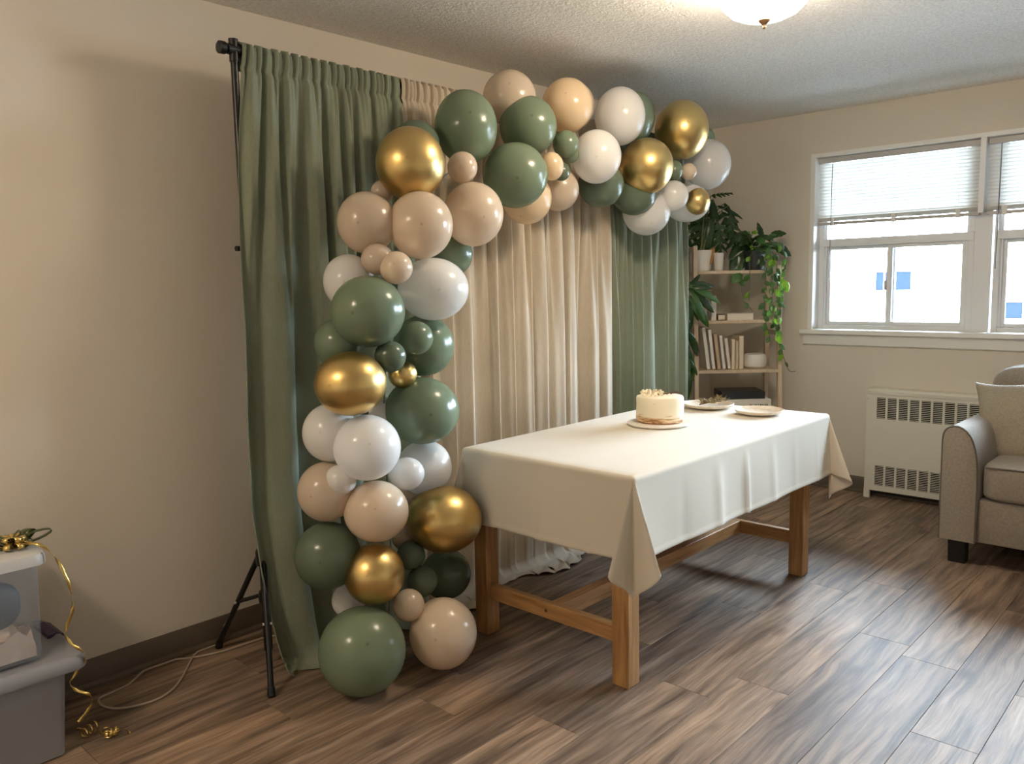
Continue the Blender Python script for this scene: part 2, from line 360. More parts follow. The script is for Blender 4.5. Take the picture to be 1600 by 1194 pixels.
# ------------------------------------------------------------------ room shell
X0, Y0, H = -1.8, -4.8, 2.44
fl = struct(obj('floor', bx(X0-.1, WX+.3, Y0-.1, .1, -.1, -.009), M['joint']))
PW, PL = 0.1866, 1.22
full = None; k = 0
rows = {}
y = -2.2335 + 13*PW
ends = {0: None}
known = {-1.95: 3.13, -2.14: 3.03, -1.56: 2.30, -2.325: 2.515}
plank_cache = {}
while y > Y0:
    yt = min(y, 0.0); yb = max(y - PW, Y0)
    if yt - yb > 0.02:
        yc = y - PW/2; st = None
        for ky, kx in known.items():
            if abs(ky - yc) < 0.06: st = kx
        if st is None: st = random.uniform(0, PL)
        x = st - PL*math.ceil((st - X0)/PL)
        while x < WX:
            xa = max(x, X0); xb = min(x + PL, WX)
            if xb - xa > 0.03:
                key = (round(xb-xa, 4), round(yt-yb, 4))
                if key not in plank_cache:
                    hx, hy = key[0]/2 - 0.0006, key[1]/2 - 0.0006; e = 0.0007
                    mb = MB().loft([[(-hx,-hy,-.009),(hx,-hy,-.009),(hx,hy,-.009),(-hx,hy,-.009)], [(-hx,-hy,-e),(hx,-hy,-e),(hx,hy,-e),(-hx,hy,-e)],
                                    [(-hx+e,-hy+e,0),(hx-e,-hy+e,0),(hx-e,hy-e,0),(-hx+e,hy-e,0)]])
                    me = mb.mesh('plank', False); me.materials.append(M['plank']); plank_cache[key] = me
                inst('plank', plank_cache[key], Matrix.Translation(((xa+xb)/2, (yt+yb)/2, 0)), fl)
            x += PL
    y -= PW
struct(obj('ceiling', bx(X0-.1, WX+.3, Y0-.1, .1, H, H+.1), M['ceiling']))
struct(obj('wall_left', bx(X0-.1, WX+.3, 0, .1, 0, H), M['paint']))
struct(obj('wall_back', bx(X0-.1, X0, Y0, 0, 0, H), M['paint']))
struct(obj('wall_near', bx(X0-.1, WX+.3, Y0-.1, Y0, 0, H), M['paint']))
wy0, wy1 = WIN[0][0], WIN[-1][1]
wr = MB(); T = 0.24
wr.box(WX, WX+T, Y0, 0, 0, WZ0); wr.box(WX, WX+T, Y0, 0, WZ1, H); wr.box(WX, WX+T, wy0, 0, WZ0, WZ1); wr.box(WX, WX+T, Y0, wy1, WZ0, WZ1)
struct(obj('wall_right', wr, M['paint']))
def baseboard(name, mbs): return struct(obj(name, mbs, M['baseboard']))
b = MB(); b.loft([[(x, 0, 0), (x, -.02, 0), (x, -.019, .012), (x, -.008, .022), (x, -.007, .098), (x, -.003, .104), (x, 0, .104)] for x in (X0, WX-.008)])
baseboard('baseboard_left', b)
b = MB(); b.loft([[(WX, y, 0), (WX-.02, y, 0), (WX-.019, y, .012), (WX-.008, y, .022), (WX-.007, y, .098), (WX-.003, y, .104), (WX, y, .104)] for y in (Y0, -.008)])
baseboard('baseboard_right', b)
# window surround: sill board with apron, jamb lining, centre mullion
tr = struct(obj('trim_1', MB().box(WX-.05, WX+.13, wy1-.06, wy0+.055, WZ0-.028, WZ0+.004), M['white_paint'], bevel=.006)); tr['label'] = 'white window sill board'
ap = MB().loft([[(WX-.006, yy, WZ0-.10), (WX-.018, yy, WZ0-.092), (WX-.026, yy, WZ0-.03), (WX+.0, yy, WZ0-.03), (WX, yy, WZ0-.10)] for yy in (wy1-.045, wy0+.04)])
obj('apron', ap, M['white_paint'], tr)
jl = struct(obj('trim_2', MB().box(WX-.004, WX+.16, wy0-.012, wy0+.018, WZ0, WZ1+.012).box(WX-.004, WX+.16, wy1-.018, wy1+.012, WZ0, WZ1+.012).box(WX-.0035, WX+.16, wy1+.012, wy0-.012, WZ1-.012, WZ1+.012)
             , M['white_paint'])); jl['label'] = 'white lining of the window opening'
ml = struct(obj('trim_3', MB().box(WX+.085, WX+.15, WIN[1][0]-.002, WIN[0][1]+.002, WZ0, WZ1), M['white_vinyl'], bevel=.004)); ml['label'] = 'white mullion between the windows'
obj('cover_strip', bx(WX+.002, WX+.085, -1.719, -1.691, WZ0+.69, WZ1), M['white_vinyl'], ml)

def window(nm, ya, yb):
    ya, yb = max(ya, yb), min(ya, yb); ya -= .012; xf = WX + .09; W = struct(thing(nm, 'white vinyl window with fixed pane over two sliding panes', None, (WX+.12, (ya+yb)/2, WZ0))); 
    zt = 1.612; fw_ = .034
    fr = MB().box(xf, xf+.07, ya-fw_, ya, WZ0, WZ1).box(xf, xf+.07, yb, yb+fw_, WZ0, WZ1).box(xf+.001, xf+.069, yb+fw_, ya-fw_, WZ0, WZ0+.03).box(xf+.001, xf+.069, yb+fw_, ya-fw_, WZ1-.03, WZ1)
    fr.box(xf-.006, xf+.068, yb+.002, ya-.002, zt-.028, zt+.022)
    obj('frame', fr, M['white_vinyl'], W, bevel=.003)
    st = MB(); a, c = ya-fw_, yb+fw_
    for q in (a, c): st.box(xf+.012, xf+.06, q-.011, q+.011, WZ0+.03, WZ1-.03)
    obj('stop_bead', st, M['white_vinyl'], W, bevel=.002)
    mid = (ya + yb)/2 + .01
    def sash(y0_, y1_, xo, s):
        o = MB(); z0, z1 = WZ0+.03, zt-.028; a_, b_ = max(y0_, y1_), min(y0_, y1_)
        o.box(xo, xo+.022, a_-s, a_, z0, z1).box(xo, xo+.022, b_, b_+s, z0, z1).box(xo+.001, xo+.021, b_+s, a_-s, z0, z0+s*.75).box(xo+.001, xo+.021, b_+s, a_-s, z1-s*.7, z1)
        so = obj('sash', o, M['white_vinyl'], W, bevel=.003)
        obj('pane', bx(xo+.009, xo+.013, b_+s*.9, a_-s*.9, z0+s*.6, z1-s*.6), M['glass'], so); return so
    sash(a, mid-.022, xf+.034, .03)
    s1 = sash(mid+.022, c, xf+.010, .032)
    obj('latch', MB().box(xf-.004, xf+.012, mid+.018, mid+.032, 1.30, 1.36), M['rail'], s1, bevel=.004)
    obj('pane', bx(xf+.03, xf+.034, yb+.03, ya-.03, zt+.018, WZ1-.028), M['glass'], W)
    return W
w1 = window('window_1', *WIN[0]); w2 = window('window_2', *WIN[1]); w3 = window('added_daylight_window', *WIN[2])  # third window is an unseen addition that brightens the room
obj('mullion', MB().box(WX+.085, WX+.15, WIN[2][0]-.002, WIN[1][1]+.002, WZ0, WZ1), M['white_vinyl'], ml, bevel=.004)  # mullion next to the added third window

# view beyond the glass: low pale building across the way
g = struct(obj('ground_outside', bx(WX+.6, 90, -60, 70, -3.6, -3.5), M['ground']))
bd = thing('neighbour_building', 'pale stucco building across the way seen through the window', 'building', (34, 6, -3.5))
obj('wall', bx(34, 44, -22, 34, -3.5, 2.35), M['stucco'], bd)
obj('parapet', bx(33.85, 44.15, -22.1, 34.1, 2.35, 2.6), M['stucco'], bd)
for (ya, yb, za, zb) in ((8.7, 7.37, .89, 1.62), (4.65, 3.56, -.18, .41), (12.6, 11.4, .89, 1.62), (.4, -.8, -.18, .41), (15.4, 14.2, -.9, -.1)):
    wf = obj('window', MB().box(33.93, 34.02, yb-.06, yb, za-.06, zb+.06).box(33.93, 34.02, ya, ya+.06, za-.06, zb+.06).box(33.93, 34.02, yb, ya, zb, zb+.06).box(33.86, 34.02, yb-.1, ya+.1, za-.12, za).box(33.95, 34.02, ya-.36, ya-.30, za, zb), M['white_vinyl'], bd)
    obj('pane', bx(33.97, 33.99, yb, ya, za, zb), M['farglass'], wf)

# blinds
def blind(ya, yb, label):
    xb = WX + .055; B = thing('window_blind', label, 'blind', (xb, (ya+yb)/2, WZ1), 'white mini blinds raised halfway')
    obj('headrail', bx(xb-.014, xb+.016, yb, ya, WZ1-.05, WZ1-.014), M['rail'], B, bevel=.003)
    hw = .0138; L = abs(ya-yb)/2 - .002
    sl = MB().grid([[(-hw, -L, -.004), (-hw*.4, -L, .0015), (hw*.4, -L, .0025), (hw, -L, .0)], [(-hw, L, -.004), (-hw*.4, L, .0015), (hw*.4, L, .0025), (hw, L, .0)]]).mesh('slat'); sl.materials.append(M['slat'])
    z = WZ1 - .062
    while z > 1.775:
        o = inst('slat', sl, Matrix.Translation((xb, (ya+yb)/2, z)) @ Matrix.Rotation(radians(51), 4, 'Y'), B); z -= .0205
    for q in range(7):
        inst('slat', sl, Matrix.Translation((xb, (ya+yb)/2, 1.769 - q*.0035)), B)
    br = obj('bottom_rail', bx(xb-.013, xb+.013, yb, ya, 1.722, 1.742), M['rail'], B, bevel=.003)
    for t_ in (.1, .5, .88):
        yy = ya + (yb-ya)*t_; obj('clip', bx(xb-.0155, xb+.01, yy-.012, yy+.012, 1.718, 1.768), M['slat'], br)
        obj('ladder_cord', MB().tube([(xb-.013, yy, WZ1-.05), (xb-.013, yy, 1.745)], .0007, 5), M['slat'], B)
    return B
b1 = blind(WIN[0][0]-.016, -1.690, 'white slatted mini blind over the left window, half raised')
b2 = blind(-1.722, WIN[1][1]+.016, 'white slatted mini blind at the right edge of the photo')
t0 = at(1301, 252, 0, WX+.036); t1 = at(1295, 440, 0, WX+.036)
obj('wand', MB().tube([(WX+.036, t0.y, WZ1-.05), (WX+.036, t1.y, 1.38)], .0022, 6), M['wand'], b1)
t0 = at(1566, 222, 0, WX+.036); t1 = at(1555, 420, 0, WX+.036)
obj('wand', MB().tube([(WX+.036, t0.y, WZ1-.05), (WX+.036, t1.y, t1.z)], .003, 6), M['wand'], b2)

# ------------------------------------------------------------------ ceiling lamps
def ceiling_lamp(cx, cy_, label, gm):
    Lm = thing('ceiling_lamp', label, 'lamp', (cx, cy_, H))
    obj('pan', MB().lathe([(0, 0), (.178, 0), (.180, -.01), (.174, -.026), (.164, -.036), (.15, -.04), (0, -.04)], (cx, cy_, H), 48), M['bronze'], Lm)
    obj('glass_shade', MB().lathe([(.158, -.045), (.160, -.06), (.156, -.085), (.142, -.115), (.115, -.142), (.08, -.158), (.04, -.166), (.001, -.168)], (cx, cy_, H), 48), gm, Lm)
    obj('finial', MB().lathe([(.0, -.163), (.021, -.164), (.022, -.169), (.014, -.178), (.006, -.183), (.0045, -.187), (.007, -.191), (.006, -.195), (0, -.198)], (cx, cy_, H), 20), M['bronze'], Lm)
    return Lm
ceiling_lamp(2.77, -1.60, 'lit frosted glass dome ceiling lamp with a bronze pan and finial', M['lampglass'])
ceiling_lamp(-.62, -1.0, 'second dome ceiling lamp out of frame left of the camera', M['lampglass2'])

# ------------------------------------------------------------------ wall heater
ry0, ry1, rx = -1.145, -2.33, 5.185
R_ = thing('wall_heater', 'cream metal wall heater with slotted grilles below the window', 'heater', (5.23, (ry0+ry1)/2, 0))
rb = MB(); zt = .693
def rprof(y): return [(rx, y, .05), (rx, y, zt-.035), (rx+.006, y, zt-.028), (rx-.004, y, zt-.022), (rx-.004, y, zt-.008), (rx+.004, y, zt), (WX, y, zt), (WX, y, .05)]
cols_t = [(-1.203 - .0645*i, -1.203 - .0645*i - .0525) for i in range(17)]
cols_b = cols_t
tz0, tz1, bz0, bz1 = .508, .640, .085, .212
fr = MB(); th = .006
def panel(ya, yb, za, zb): fr.box(rx, rx+th, yb, ya, za, zb)
panel(ry0, ry1, .05, bz0); panel(ry0, ry1, bz1, tz0); panel(ry0, ry1, tz1, zt-.03)
for za, zb in ((bz0, bz1), (tz0, tz1)):
    prev = ry0
    for a, c in cols_t: panel(prev, a, za, zb); prev = c
    panel(prev, ry1, za, zb)
obj('front_panel', fr, M['enamel'], R_)
cp = MB().loft([[(rx-.004, y, zt-.034), (rx-.006, y, zt-.012), (rx+.006, y, zt), (WX-.002, y, zt), (WX-.002, y, zt-.034)] for y in (ry1, ry0)])
obj('top_cap', cp, M['enamel'], R_, bevel=.002)
obj('side_panel', bx(rx+.001, WX-.002, ry0-.004, ry0+.004, .0, zt-.03), M['enamel'], R_); obj('side_panel', bx(rx+.001, WX-.002, ry1-.004, ry1+.004, .0, zt-.03), M['enamel'], R_)
obj('foot', bx(rx-.002, rx+.02, ry0-.03, ry0+.005, 0, .056), M['enamel'], R_)
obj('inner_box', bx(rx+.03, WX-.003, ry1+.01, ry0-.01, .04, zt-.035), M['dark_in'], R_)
for za, zb, ns in ((tz0, tz1, 12), (bz0, bz1, 12)):
    for a, c in cols_t:
        gm_ = MB()
        for q in range(ns):
            zc = za + (q+.5)*(zb-za)/ns
            gm_.box(rx+.001, rx+.005, c, a, zc-.0017, zc+.0017)
        obj('vent_grille', gm_, M['enamel'], R_, smooth=False)
obj('screw', MB().loft([[(rx-.0045+dx, ry0-.006+.004*cos(a), .63+.004*sin(a)) for a in [2*pi*i/10 for i in range(10)]] for dx in (0, .006)]), M['rail'], R_)

# ------------------------------------------------------------------ backdrop frame
RY, RZ, PX0, PX1 = -0.33, 2.185, 1.462, 4.345
S = thing('backdrop_stand', 'black metal backdrop stand with tripod feet holding the curtains', 'stand', (PX0, RY, 0))
def upright(x, feet, lab):
    p = obj('pole', MB().tube([(x, RY, .06), (x, RY, 1.25)], .0155, 14).tube([(x, RY, 1.25), (x, RY, 2.215)], .0125, 14), M['black'], S)
    obj('collar', MB().lathe([(0, .0), (.017, 0), (.018, .01), (.018, .05), (.016, .06), (0, .06)], (x+.002, RY, 1.22), 18, True, True), M['black'], p)
    obj('collar', MB().lathe([(0, .0), (.026, 0), (.027, .01), (.027, .05), (.022, .06), (0, .06)], (x, RY, .385), 18, True, True), M['black'], p)
    obj('collar', MB().lathe([(0, .0), (.024, 0), (.025, .01), (.025, .03), (.022, .04), (0, .04)], (x, RY, .245), 18, True, True), M['black'], p)
    obj('knob', MB().tube([(x-.012, RY-.005, 1.52), (x-.034, RY-.01, 1.52)], [.005, .007], 10).tube([(x-.026, RY-.009, 1.52), (x-.040, RY-.011, 1.52)], .009, 12), M['black'], p)
    for fx, fy in feet:
        top = Vector((x, RY, .415)); ft = Vector((fx, fy, .012)); d = (ft-top)
        top = top + Vector((d.x, d.y, 0)).normalized()*.022
        lg = obj('leg', MB().tube([top, ft], .0105, 12), M['black'], S)
        obj('rubber_foot', MB().tube([ft + (top-ft)*.045, ft - Vector((0, 0, .008))], .0135, 12), M['black'], lg)
        mid = top.lerp(ft, .50); a = Vector((x, RY, .265)) + Vector((d.x, d.y, 0)).normalized()*.022
        br = obj('brace', MB().tube([a, mid], .0075, 8), M['black'], S)
        obj('rivet', MB().tube([mid + Vector((d.y, -d.x, 0)).normalized()*.016, mid - Vector((d.y, -d.x, 0)).normalized()*.016], .005, 8), M['rail'], br)
    return p
upright(PX0, [(1.407, -.05), (1.339, -.552), (1.72, -.33)], '')
upright(PX1, [(4.09, -.31), (4.46, -.55), (4.48, -.10)], '')
cb = obj('crossbar', MB().tube([(PX0-.04, RY, RZ), (PX1+.04, RY, RZ)], .012, 12), M['black'], S)
for x, s in ((PX0-.045, -1), (PX1+.045, 1)):
    obj('end_knob', MB().tube([(x-.012, RY, RZ), (x-.008, RY, RZ), (x+.012, RY, RZ), (x+.016, RY, RZ)], [.015, .021, .021, .016], 16), M['black'], cb)
for x in (PX0, PX1):
    obj('tee_joint', MB().tube([(x-.024, RY, RZ), (x+.03, RY, RZ)], .018, 14).tube([(x, RY, RZ-.04), (x, RY, RZ+.035)], .016, 14), M['black'], cb)

# curtains
def curtain(name, label, x0, x1, m, seed, nfold, amp, extra, xdrift=(0, 0), edge=None, calm=.0, fwd=.0, sharp=.6, nu=220, nv=84, ymul=1.0, group='linen panels hanging on the backdrop stand'):
    rnd = random.Random(seed); ph = [rnd.uniform(0, 6.28) for _ in range(10)]
    topn = nfold*2.3
    path_len = []
    # s: arc length from the back hem of the pocket, over the rod, down the front
    def fold(u, s):
        wv = nfold*2*pi*(u + .035*sin(2*pi*u*1.7 + ph[0]) + .02*sin(2*pi*u*3.1 + ph[1] + .35*s)) + ph[2] + .25*sin(s*1.3 + ph[3])
        a = sin(wv); a = math.copysign(abs(a)**sharp, a)
        wt = 1.75*nfold*2*pi*(u + .02*sin(2*pi*u*2.3 + ph[4])) + ph[7]
        ft = sin(wt) + .3*sin(2*wt + 1)
        k_ = min(1, max(0, (s-.12)/1.1)); k_ = k_*k_*(3-2*k_)
        return ft*(1-k_)*.8 + (a*.8 + .2*sin(wv*1.93 + ph[4]))*k_
    def ruffle(u): return sin(topn*3.4*pi*u + ph[5] + 2.5*sin(9*u + ph[6])) * .6 + sin(topn*5.9*pi*u + ph[7]) * .4
    rows = []
    ss = [-.09, -.06, -.03, -.012, 0.0, .012, .03, .05, .07, .082, .09, .098, .11] + [.11 + (2.175-.11)*((i+1)/46) for i in range(46)] + [2.175 + (i+1)/14 for i in range(14)]
    for si, s in enumerate(ss):
        row = []
        for i in range(nu + 1):
            u = i/nu; x = x0 + (x1-x0)*u; rf = ruffle(u)
            if s <= 0.0:      # back of pocket
                yy = RY + .016 + .004*rf + (0.0 if s < -.012 else (s+.012)*-1.3); z = 2.207 + s*.95 + .007*rf*(1 if s > -.04 else 0) + (.004 if s > -.02 else 0)
            else:
                k = min(1, s/.35); a_top = .0125*(1 - .35*k)
                pinch = exp(-((s-.086)/.014)**2)
                yy = RY - .014 - min(s, .02)*.35 - a_top*rf*(1-k) + pinch*.009
                A = amp*(.12*min(1, s/.09) + .88*min(1, max(0, s-.08)/.5)**.7)
                kb = min(1, max(0, (s-1.6)/.6)); A *= 1 - calm*kb*kb*(3-2*kb)
                yy -= A*(fold(u, s) + .55)*ymul + fwd*kb*(1-u)**2
                z = 2.214 - s + .007*rf*max(0, 1 - s/.05)
                x += .012*k*sin(nfold*2*pi*u*1.0 + ph[8])*min(1, s) + (xdrift[0]*(1-u) + xdrift[1]*u)*(max(0, s-.3)/1.9)**1.5
                if edge:
                    zq = 2.214 - min(s, 2.2); ke = 0
                    while ke < len(edge)-2 and zq < edge[ke+1][1]: ke += 1
                    (ea, za_), (eb, zb_) = edge[ke], edge[ke+1]; x += (ea + (eb-ea)*(za_-zq)/max(1e-6, za_-zb_) - x0)*(1-u)**2
                if s > 2.175:
                    e = (s - 2.175)   # 0..1 -> puddle
                    ex = extra(u)*e; rr = .045
                    zc = 2.214 - 2.175
                    if ex < rr*1.57:
                        an = ex/rr; z = zc - rr*sin(an)*.85 if False else zc*(1-sin(min(an, 1.57))) + .004; yy -= rr*(1-cos(an))
                    else:
                        d = ex - rr*1.57; z = .004 + .012*abs(sin(d*34 + u*nfold*5 + ph[9]))*min(1, d*12); yy -= rr + d
                        x += .02*sin(d*20 + u*9)
            row.append((x, yy, z))
        rows.append(row)
    o = obj(name, MB().grid(rows), m, None, ang=180, solid=.0016)
    tag(o, label, 'curtain', group); return o
curtain('linen_curtain', 'sage green linen curtain at the left end of the backdrop, beside the bare wall', 1.478, 2.168, M['sage_linen'], 3, 5.0, .038, lambda u: .08 + .07*u, fwd=.06, edge=[(q_.x, q_.z) for q_ in [at(*e_, 1, yy_) for e_, yy_ in (((378, 60), -.345), ((376, 150), -.35), ((373, 260), -.36), ((373.5, 400), -.37), ((377, 520), -.375), ((380, 650), -.38), ((389, 800), -.385), ((399, 885), -.387), ((408, 940), -.39), ((421, 1000), -.395), ((436, 1052), -.40))]])
curtain('linen_curtain', 'beige linen curtain between the left sage panel and the dark gap, behind the balloon column', 2.172, 2.885, M['beige_linen'], 5, 5.5, .036, lambda u: .17 + .06*sin(u*7), xdrift=(0, .01), calm=.72)
curtain('linen_curtain', 'beige linen curtain beside the right sage panel, behind the table', 2.90, 3.525, M['beige_linen'], 11, 4.5, .036, lambda u: .15 + .06*sin(u*5+1), xdrift=(-.01, 0), calm=.72)
curtain('linen_curtain', 'sage green linen curtain at the right end of the backdrop, beside the plant shelf', 3.53, 4.312, M['sage_linen'], 17, 6.5, .036, lambda u: .08)

# ------------------------------------------------------------------ balloon garland
G = thing('balloon_garland', 'balloon garland of sage, white, blush and gold balloons climbing and arching over the backdrop', 'garland', (1.6, -.65, 0))
prof = []
for i in range(25):
    a = pi*i/24; r = sin(a); z = cos(a)
    if z < -.3: r *= 1 - .10*((-z-.3)/.7)**2; z -= .16*((-z-.3)/.7)**2
    prof.append((max(r, .0005), z))
prof[0] = (.0005, 1.0); prof[-1] = (.035, prof[-1][1] - .02)
bmesh_cache = {}
knot_mb = MB().lathe([(.03, -1.14), (.045, -1.18), (.06, -1.2), (.045, -1.225), (.03, -1.24), (.06, -1.27), (.085, -1.30), (.06, -1.302), (.001, -1.28)], n=12)
brnd = random.Random(5)
def bal(px, py, rx_, ry_, kind, dy, tx=None, ty=0):
    if tx is None: tx = brnd.choice((-1, 1))*brnd.uniform(28, 48); ty = brnd.uniform(-30, 30)
    y = (-.62 if (py > 330 or px < 700) else -.55) + dy
    P = at(px, py, 1, y); D = depth(P); s = D/FPX
    while P.z - ry_*s < .002 and y > -.95:      # rest on the floor, not in it
        y -= .005; P = at(px, py, 1, y); D = depth(P); s = D/FPX
    vd = (CAM - P).normalized(); e1 = RT.copy(); e1 = (e1 - vd*e1.dot(vd)).normalized(); e2 = vd.cross(e1).normalized()
    if kind not in bmesh_cache:
        me = MB().lathe(prof, n=40).mesh('balloon', ang=180); me.materials.append(M['b_' + kind]); km = MB(); km.v = list(knot_mb.v); km.f = list(knot_mb.f); k2 = km.mesh('knot'); k2.materials.append(M['b_' + kind]); bmesh_cache[kind] = (me, k2)
    me, k2 = bmesh_cache[kind]
    # off-axis spheres project a little elongated; undo so that sizes read as measured
    cosv = -vd.dot(FW); s2 = s*sqrt(cosv)
    Rm = Matrix((e1, e2, vd)).transposed().to_4x4()
    tilt = Euler((radians(tx), radians(ty), 0)).to_matrix().to_4x4()
    rz = (rx_ + ry_)/2
    B_ = Rm @ Matrix.Diagonal((rx_*s2, ry_*s2, rz*s2, 1)) @ tilt
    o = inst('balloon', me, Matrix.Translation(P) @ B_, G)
    cname = {'sage': 'sage green', 'deep': 'dark sage green', 'white': 'white', 'blush': 'blush cream', 'peach': 'peach cream', 'tan': 'tan blush', 'gold': 'chrome gold'}[kind]
    o['label'] = ('large ' if rz > 36 else 'small ' if rz < 30 else '') + cname + ' balloon'
    kn = bpy.data.objects.new('knot', k2); COL.objects.link(kn); kn.parent = o
    return o
BL = [
 # column, bottom to top
 (566, 1017, 70, 70.5, 'sage', -.148, -8, 6), (692.5, 989.5, 54, 56, 'blush', -.06, 10, -12), (638.7, 945.6, 25, 25.5, 'blush', -.16, 6, -4),
 (545, 938, 27, 27, 'white', .02), (660, 908, 24, 24, 'deep', -.10), (642, 868, 22.5, 22, 'deep', -.06), (697, 897, 39.5, 39, 'deep', .03),
 (585, 897, 48, 48.5, 'gold', -.13, 4, -14), (512, 868, 52.5, 53.5, 'deep', .0, 12, -12), (694, 811, 61, 53, 'gold', -.10, 8, 22),
 (588, 799, 51, 48.5, 'blush', -.13, -4, -2), (632, 840, 20, 20, 'tan', .03), (642, 780, 32, 32, 'tan', .05), (510, 768, 45, 47.5, 'tan', .0, 10, -30),
 (532, 750, 25.5, 24, 'white', -.07), (635, 740, 29.5, 24, 'white', -.11), (663, 731, 43.5, 43, 'white', -.01), (573.6, 699.5, 53, 52, 'white', -.13, -6, 4),
 (516, 676, 43, 46, 'white', .0, 0, -20), (600, 645, 24, 24, 'white', .05), (659.7, 641.7, 58.5, 52.5, 'sage', -.06, 6, 14), (547.6, 599.5, 58, 51, 'gold', -.11, 4, -34),
 (629, 585, 23, 22, 'gold', -.05, 0, 30), (609.7, 557, 25, 24.5, 'deep', -.14), (650, 528, 27, 26.5, 'sage', -.11), (662, 540, 48, 48, 'sage', .0),
 (530, 536, 39, 39, 'sage', .03), (575, 487, 58.5, 56.5, 'sage', -.11, 2, -24), (677, 452, 56, 49, 'white', -.08, 0, 10), (545, 440, 40, 43, 'white', .02, 0, -10),
 (619, 418.5, 26, 26, 'blush', -.16, -14, -8), (590, 405, 26, 24.5, 'tan', -.10), (706, 398, 33, 33, 'sage', .03),
 (573, 348, 46.5, 49, 'tan', -.02, 0, -16), (657, 352, 51.5, 53, 'blush', -.13, -2, 2), (597, 300, 18, 18, 'tan', .02), (739.5, 335, 47.5, 50, 'blush', -.09, 4, 20),
 # arm, left to right
 (641, 256, 55, 58, 'gold', -.07, -10, -6), (650, 226, 38, 38, 'deep', .09), (728, 199, 50, 59, 'sage', -.03, -24, 8), (722.5, 261.5, 24, 24.5, 'blush', -.12, -6, -6),
 (796, 153, 43, 43, 'tan', .04, -30, 0), (825, 197, 46, 46.5, 'sage', -.04, -20, 8), (805, 274, 52, 51, 'sage', -.10, 4, 4), (823, 310, 39.5, 41, 'peach', .0),
 (872, 296, 33, 34, 'tan', .05), (886, 165, 41, 43, 'peach', -.01, -26, -4), (906, 166, 23, 36, 'tan', .06), (884, 225, 21, 21.5, 'sage', -.09), (891, 241, 14, 14, 'sage', -.05),
 (862, 260, 18.5, 23, 'peach', -.13), (877, 268, 14, 15, 'deep', -.07), (932, 245, 39.5, 42, 'white', -.09, 0, 0), (968.6, 182, 40.5, 46, 'white', -.04, -16, 6),
 (990, 184, 34, 43, 'sage', .05), (939, 288, 36.5, 36, 'deep', .02), (991, 301, 36, 35.5, 'deep', .0), (1009.6, 260, 43, 44.5, 'gold', -.08, 0, 0),
 (1065, 203, 43, 47, 'gold', -.05, -14, 10), (1101, 216, 16, 17, 'sage', .05), (1105.6, 257, 37, 39.5, 'white', -.02, 0, 10), (1054, 267, 13, 17, 'sage', -.08), (1076, 268, 13, 13, 'blush', -.10),
 (1052, 306, 24, 24, 'white', -.10), (1090, 315, 19, 21.5, 'gold', -.13), (1073, 317, 37, 29, 'white', -.02), (1010, 330, 38, 38, 'white', .02)]
for a in BL: bal(*a)
# clear strip the balloons are threaded on
sp = [at(605, 1000, 1, -.62), at(610, 850, 1, -.60), at(600, 650, 1, -.60), at(610, 480, 1, -.60), at(640, 330, 1, -.58), at(740, 250, 1, -.52), at(860, 225, 1, -.50), at(960, 235, 1, -.50), at(1070, 265, 1, -.52)]
obj('string', MB().tube(spline(sp, 8), .003, 8), M['wand'], G)

# ------------------------------------------------------------------ table
TX0, TX1, TY0, TY1, TZ = 2.155, 3.715, -1.465, -.70, .748
Tb = thing('dining_table', 'oak dining table with stretchers under the ivory cloth', 'table', ((TX0+TX1)/2, (TY0+TY1)/2, 0))
obj('tabletop', bx(TX0, TX1, TY0, TY1, TZ-.03, TZ), M['oak_x'], Tb, bevel=.004)
lw = .068; lx = (2.166, 3.567); ly = (-1.440, -.772)
ob = MB().box(lx[0]+lw, lx[1], ly[0]+.01, ly[0]+.032, TZ-.11, TZ-.03).box(lx[0]+lw, lx[1], ly[1]+lw-.032, ly[1]+lw-.01, TZ-.11, TZ-.03).box(lx[0]+.01, lx[0]+.032, ly[0]+lw, ly[1], TZ-.11, TZ-.03).box(lx[1]+lw-.032, lx[1]+lw-.01, ly[0]+lw, ly[1], TZ-.11, TZ-.03)
obj('apron', ob, M['oak_x'], Tb)
for x in lx:
    for y in ly: obj('leg', bx(x, x+lw, y, y+lw, 0, TZ-.03), M['oak_z'], Tb, bevel=.004)
for i, x in enumerate(lx):
    st = obj('stretcher', bx(x+.018, x+.05, ly[0]+lw, ly[1], .145, .205), M['oak_y'], Tb, bevel=.003)
    if i == 0: obj('screw_plug', MB().loft([[(x+.0165+dx, -1.06+.006*cos(a), .175+.006*sin(a)) for a in [2*pi*i/12 for i in range(12)]] for dx in (0, .004)]), M['twig'], st)
obj('long_stretcher', bx(lx[0]+.05, lx[1]+.018, -1.115, -1.065, .145, .205), M['oak_x'], Tb, bevel=.003)

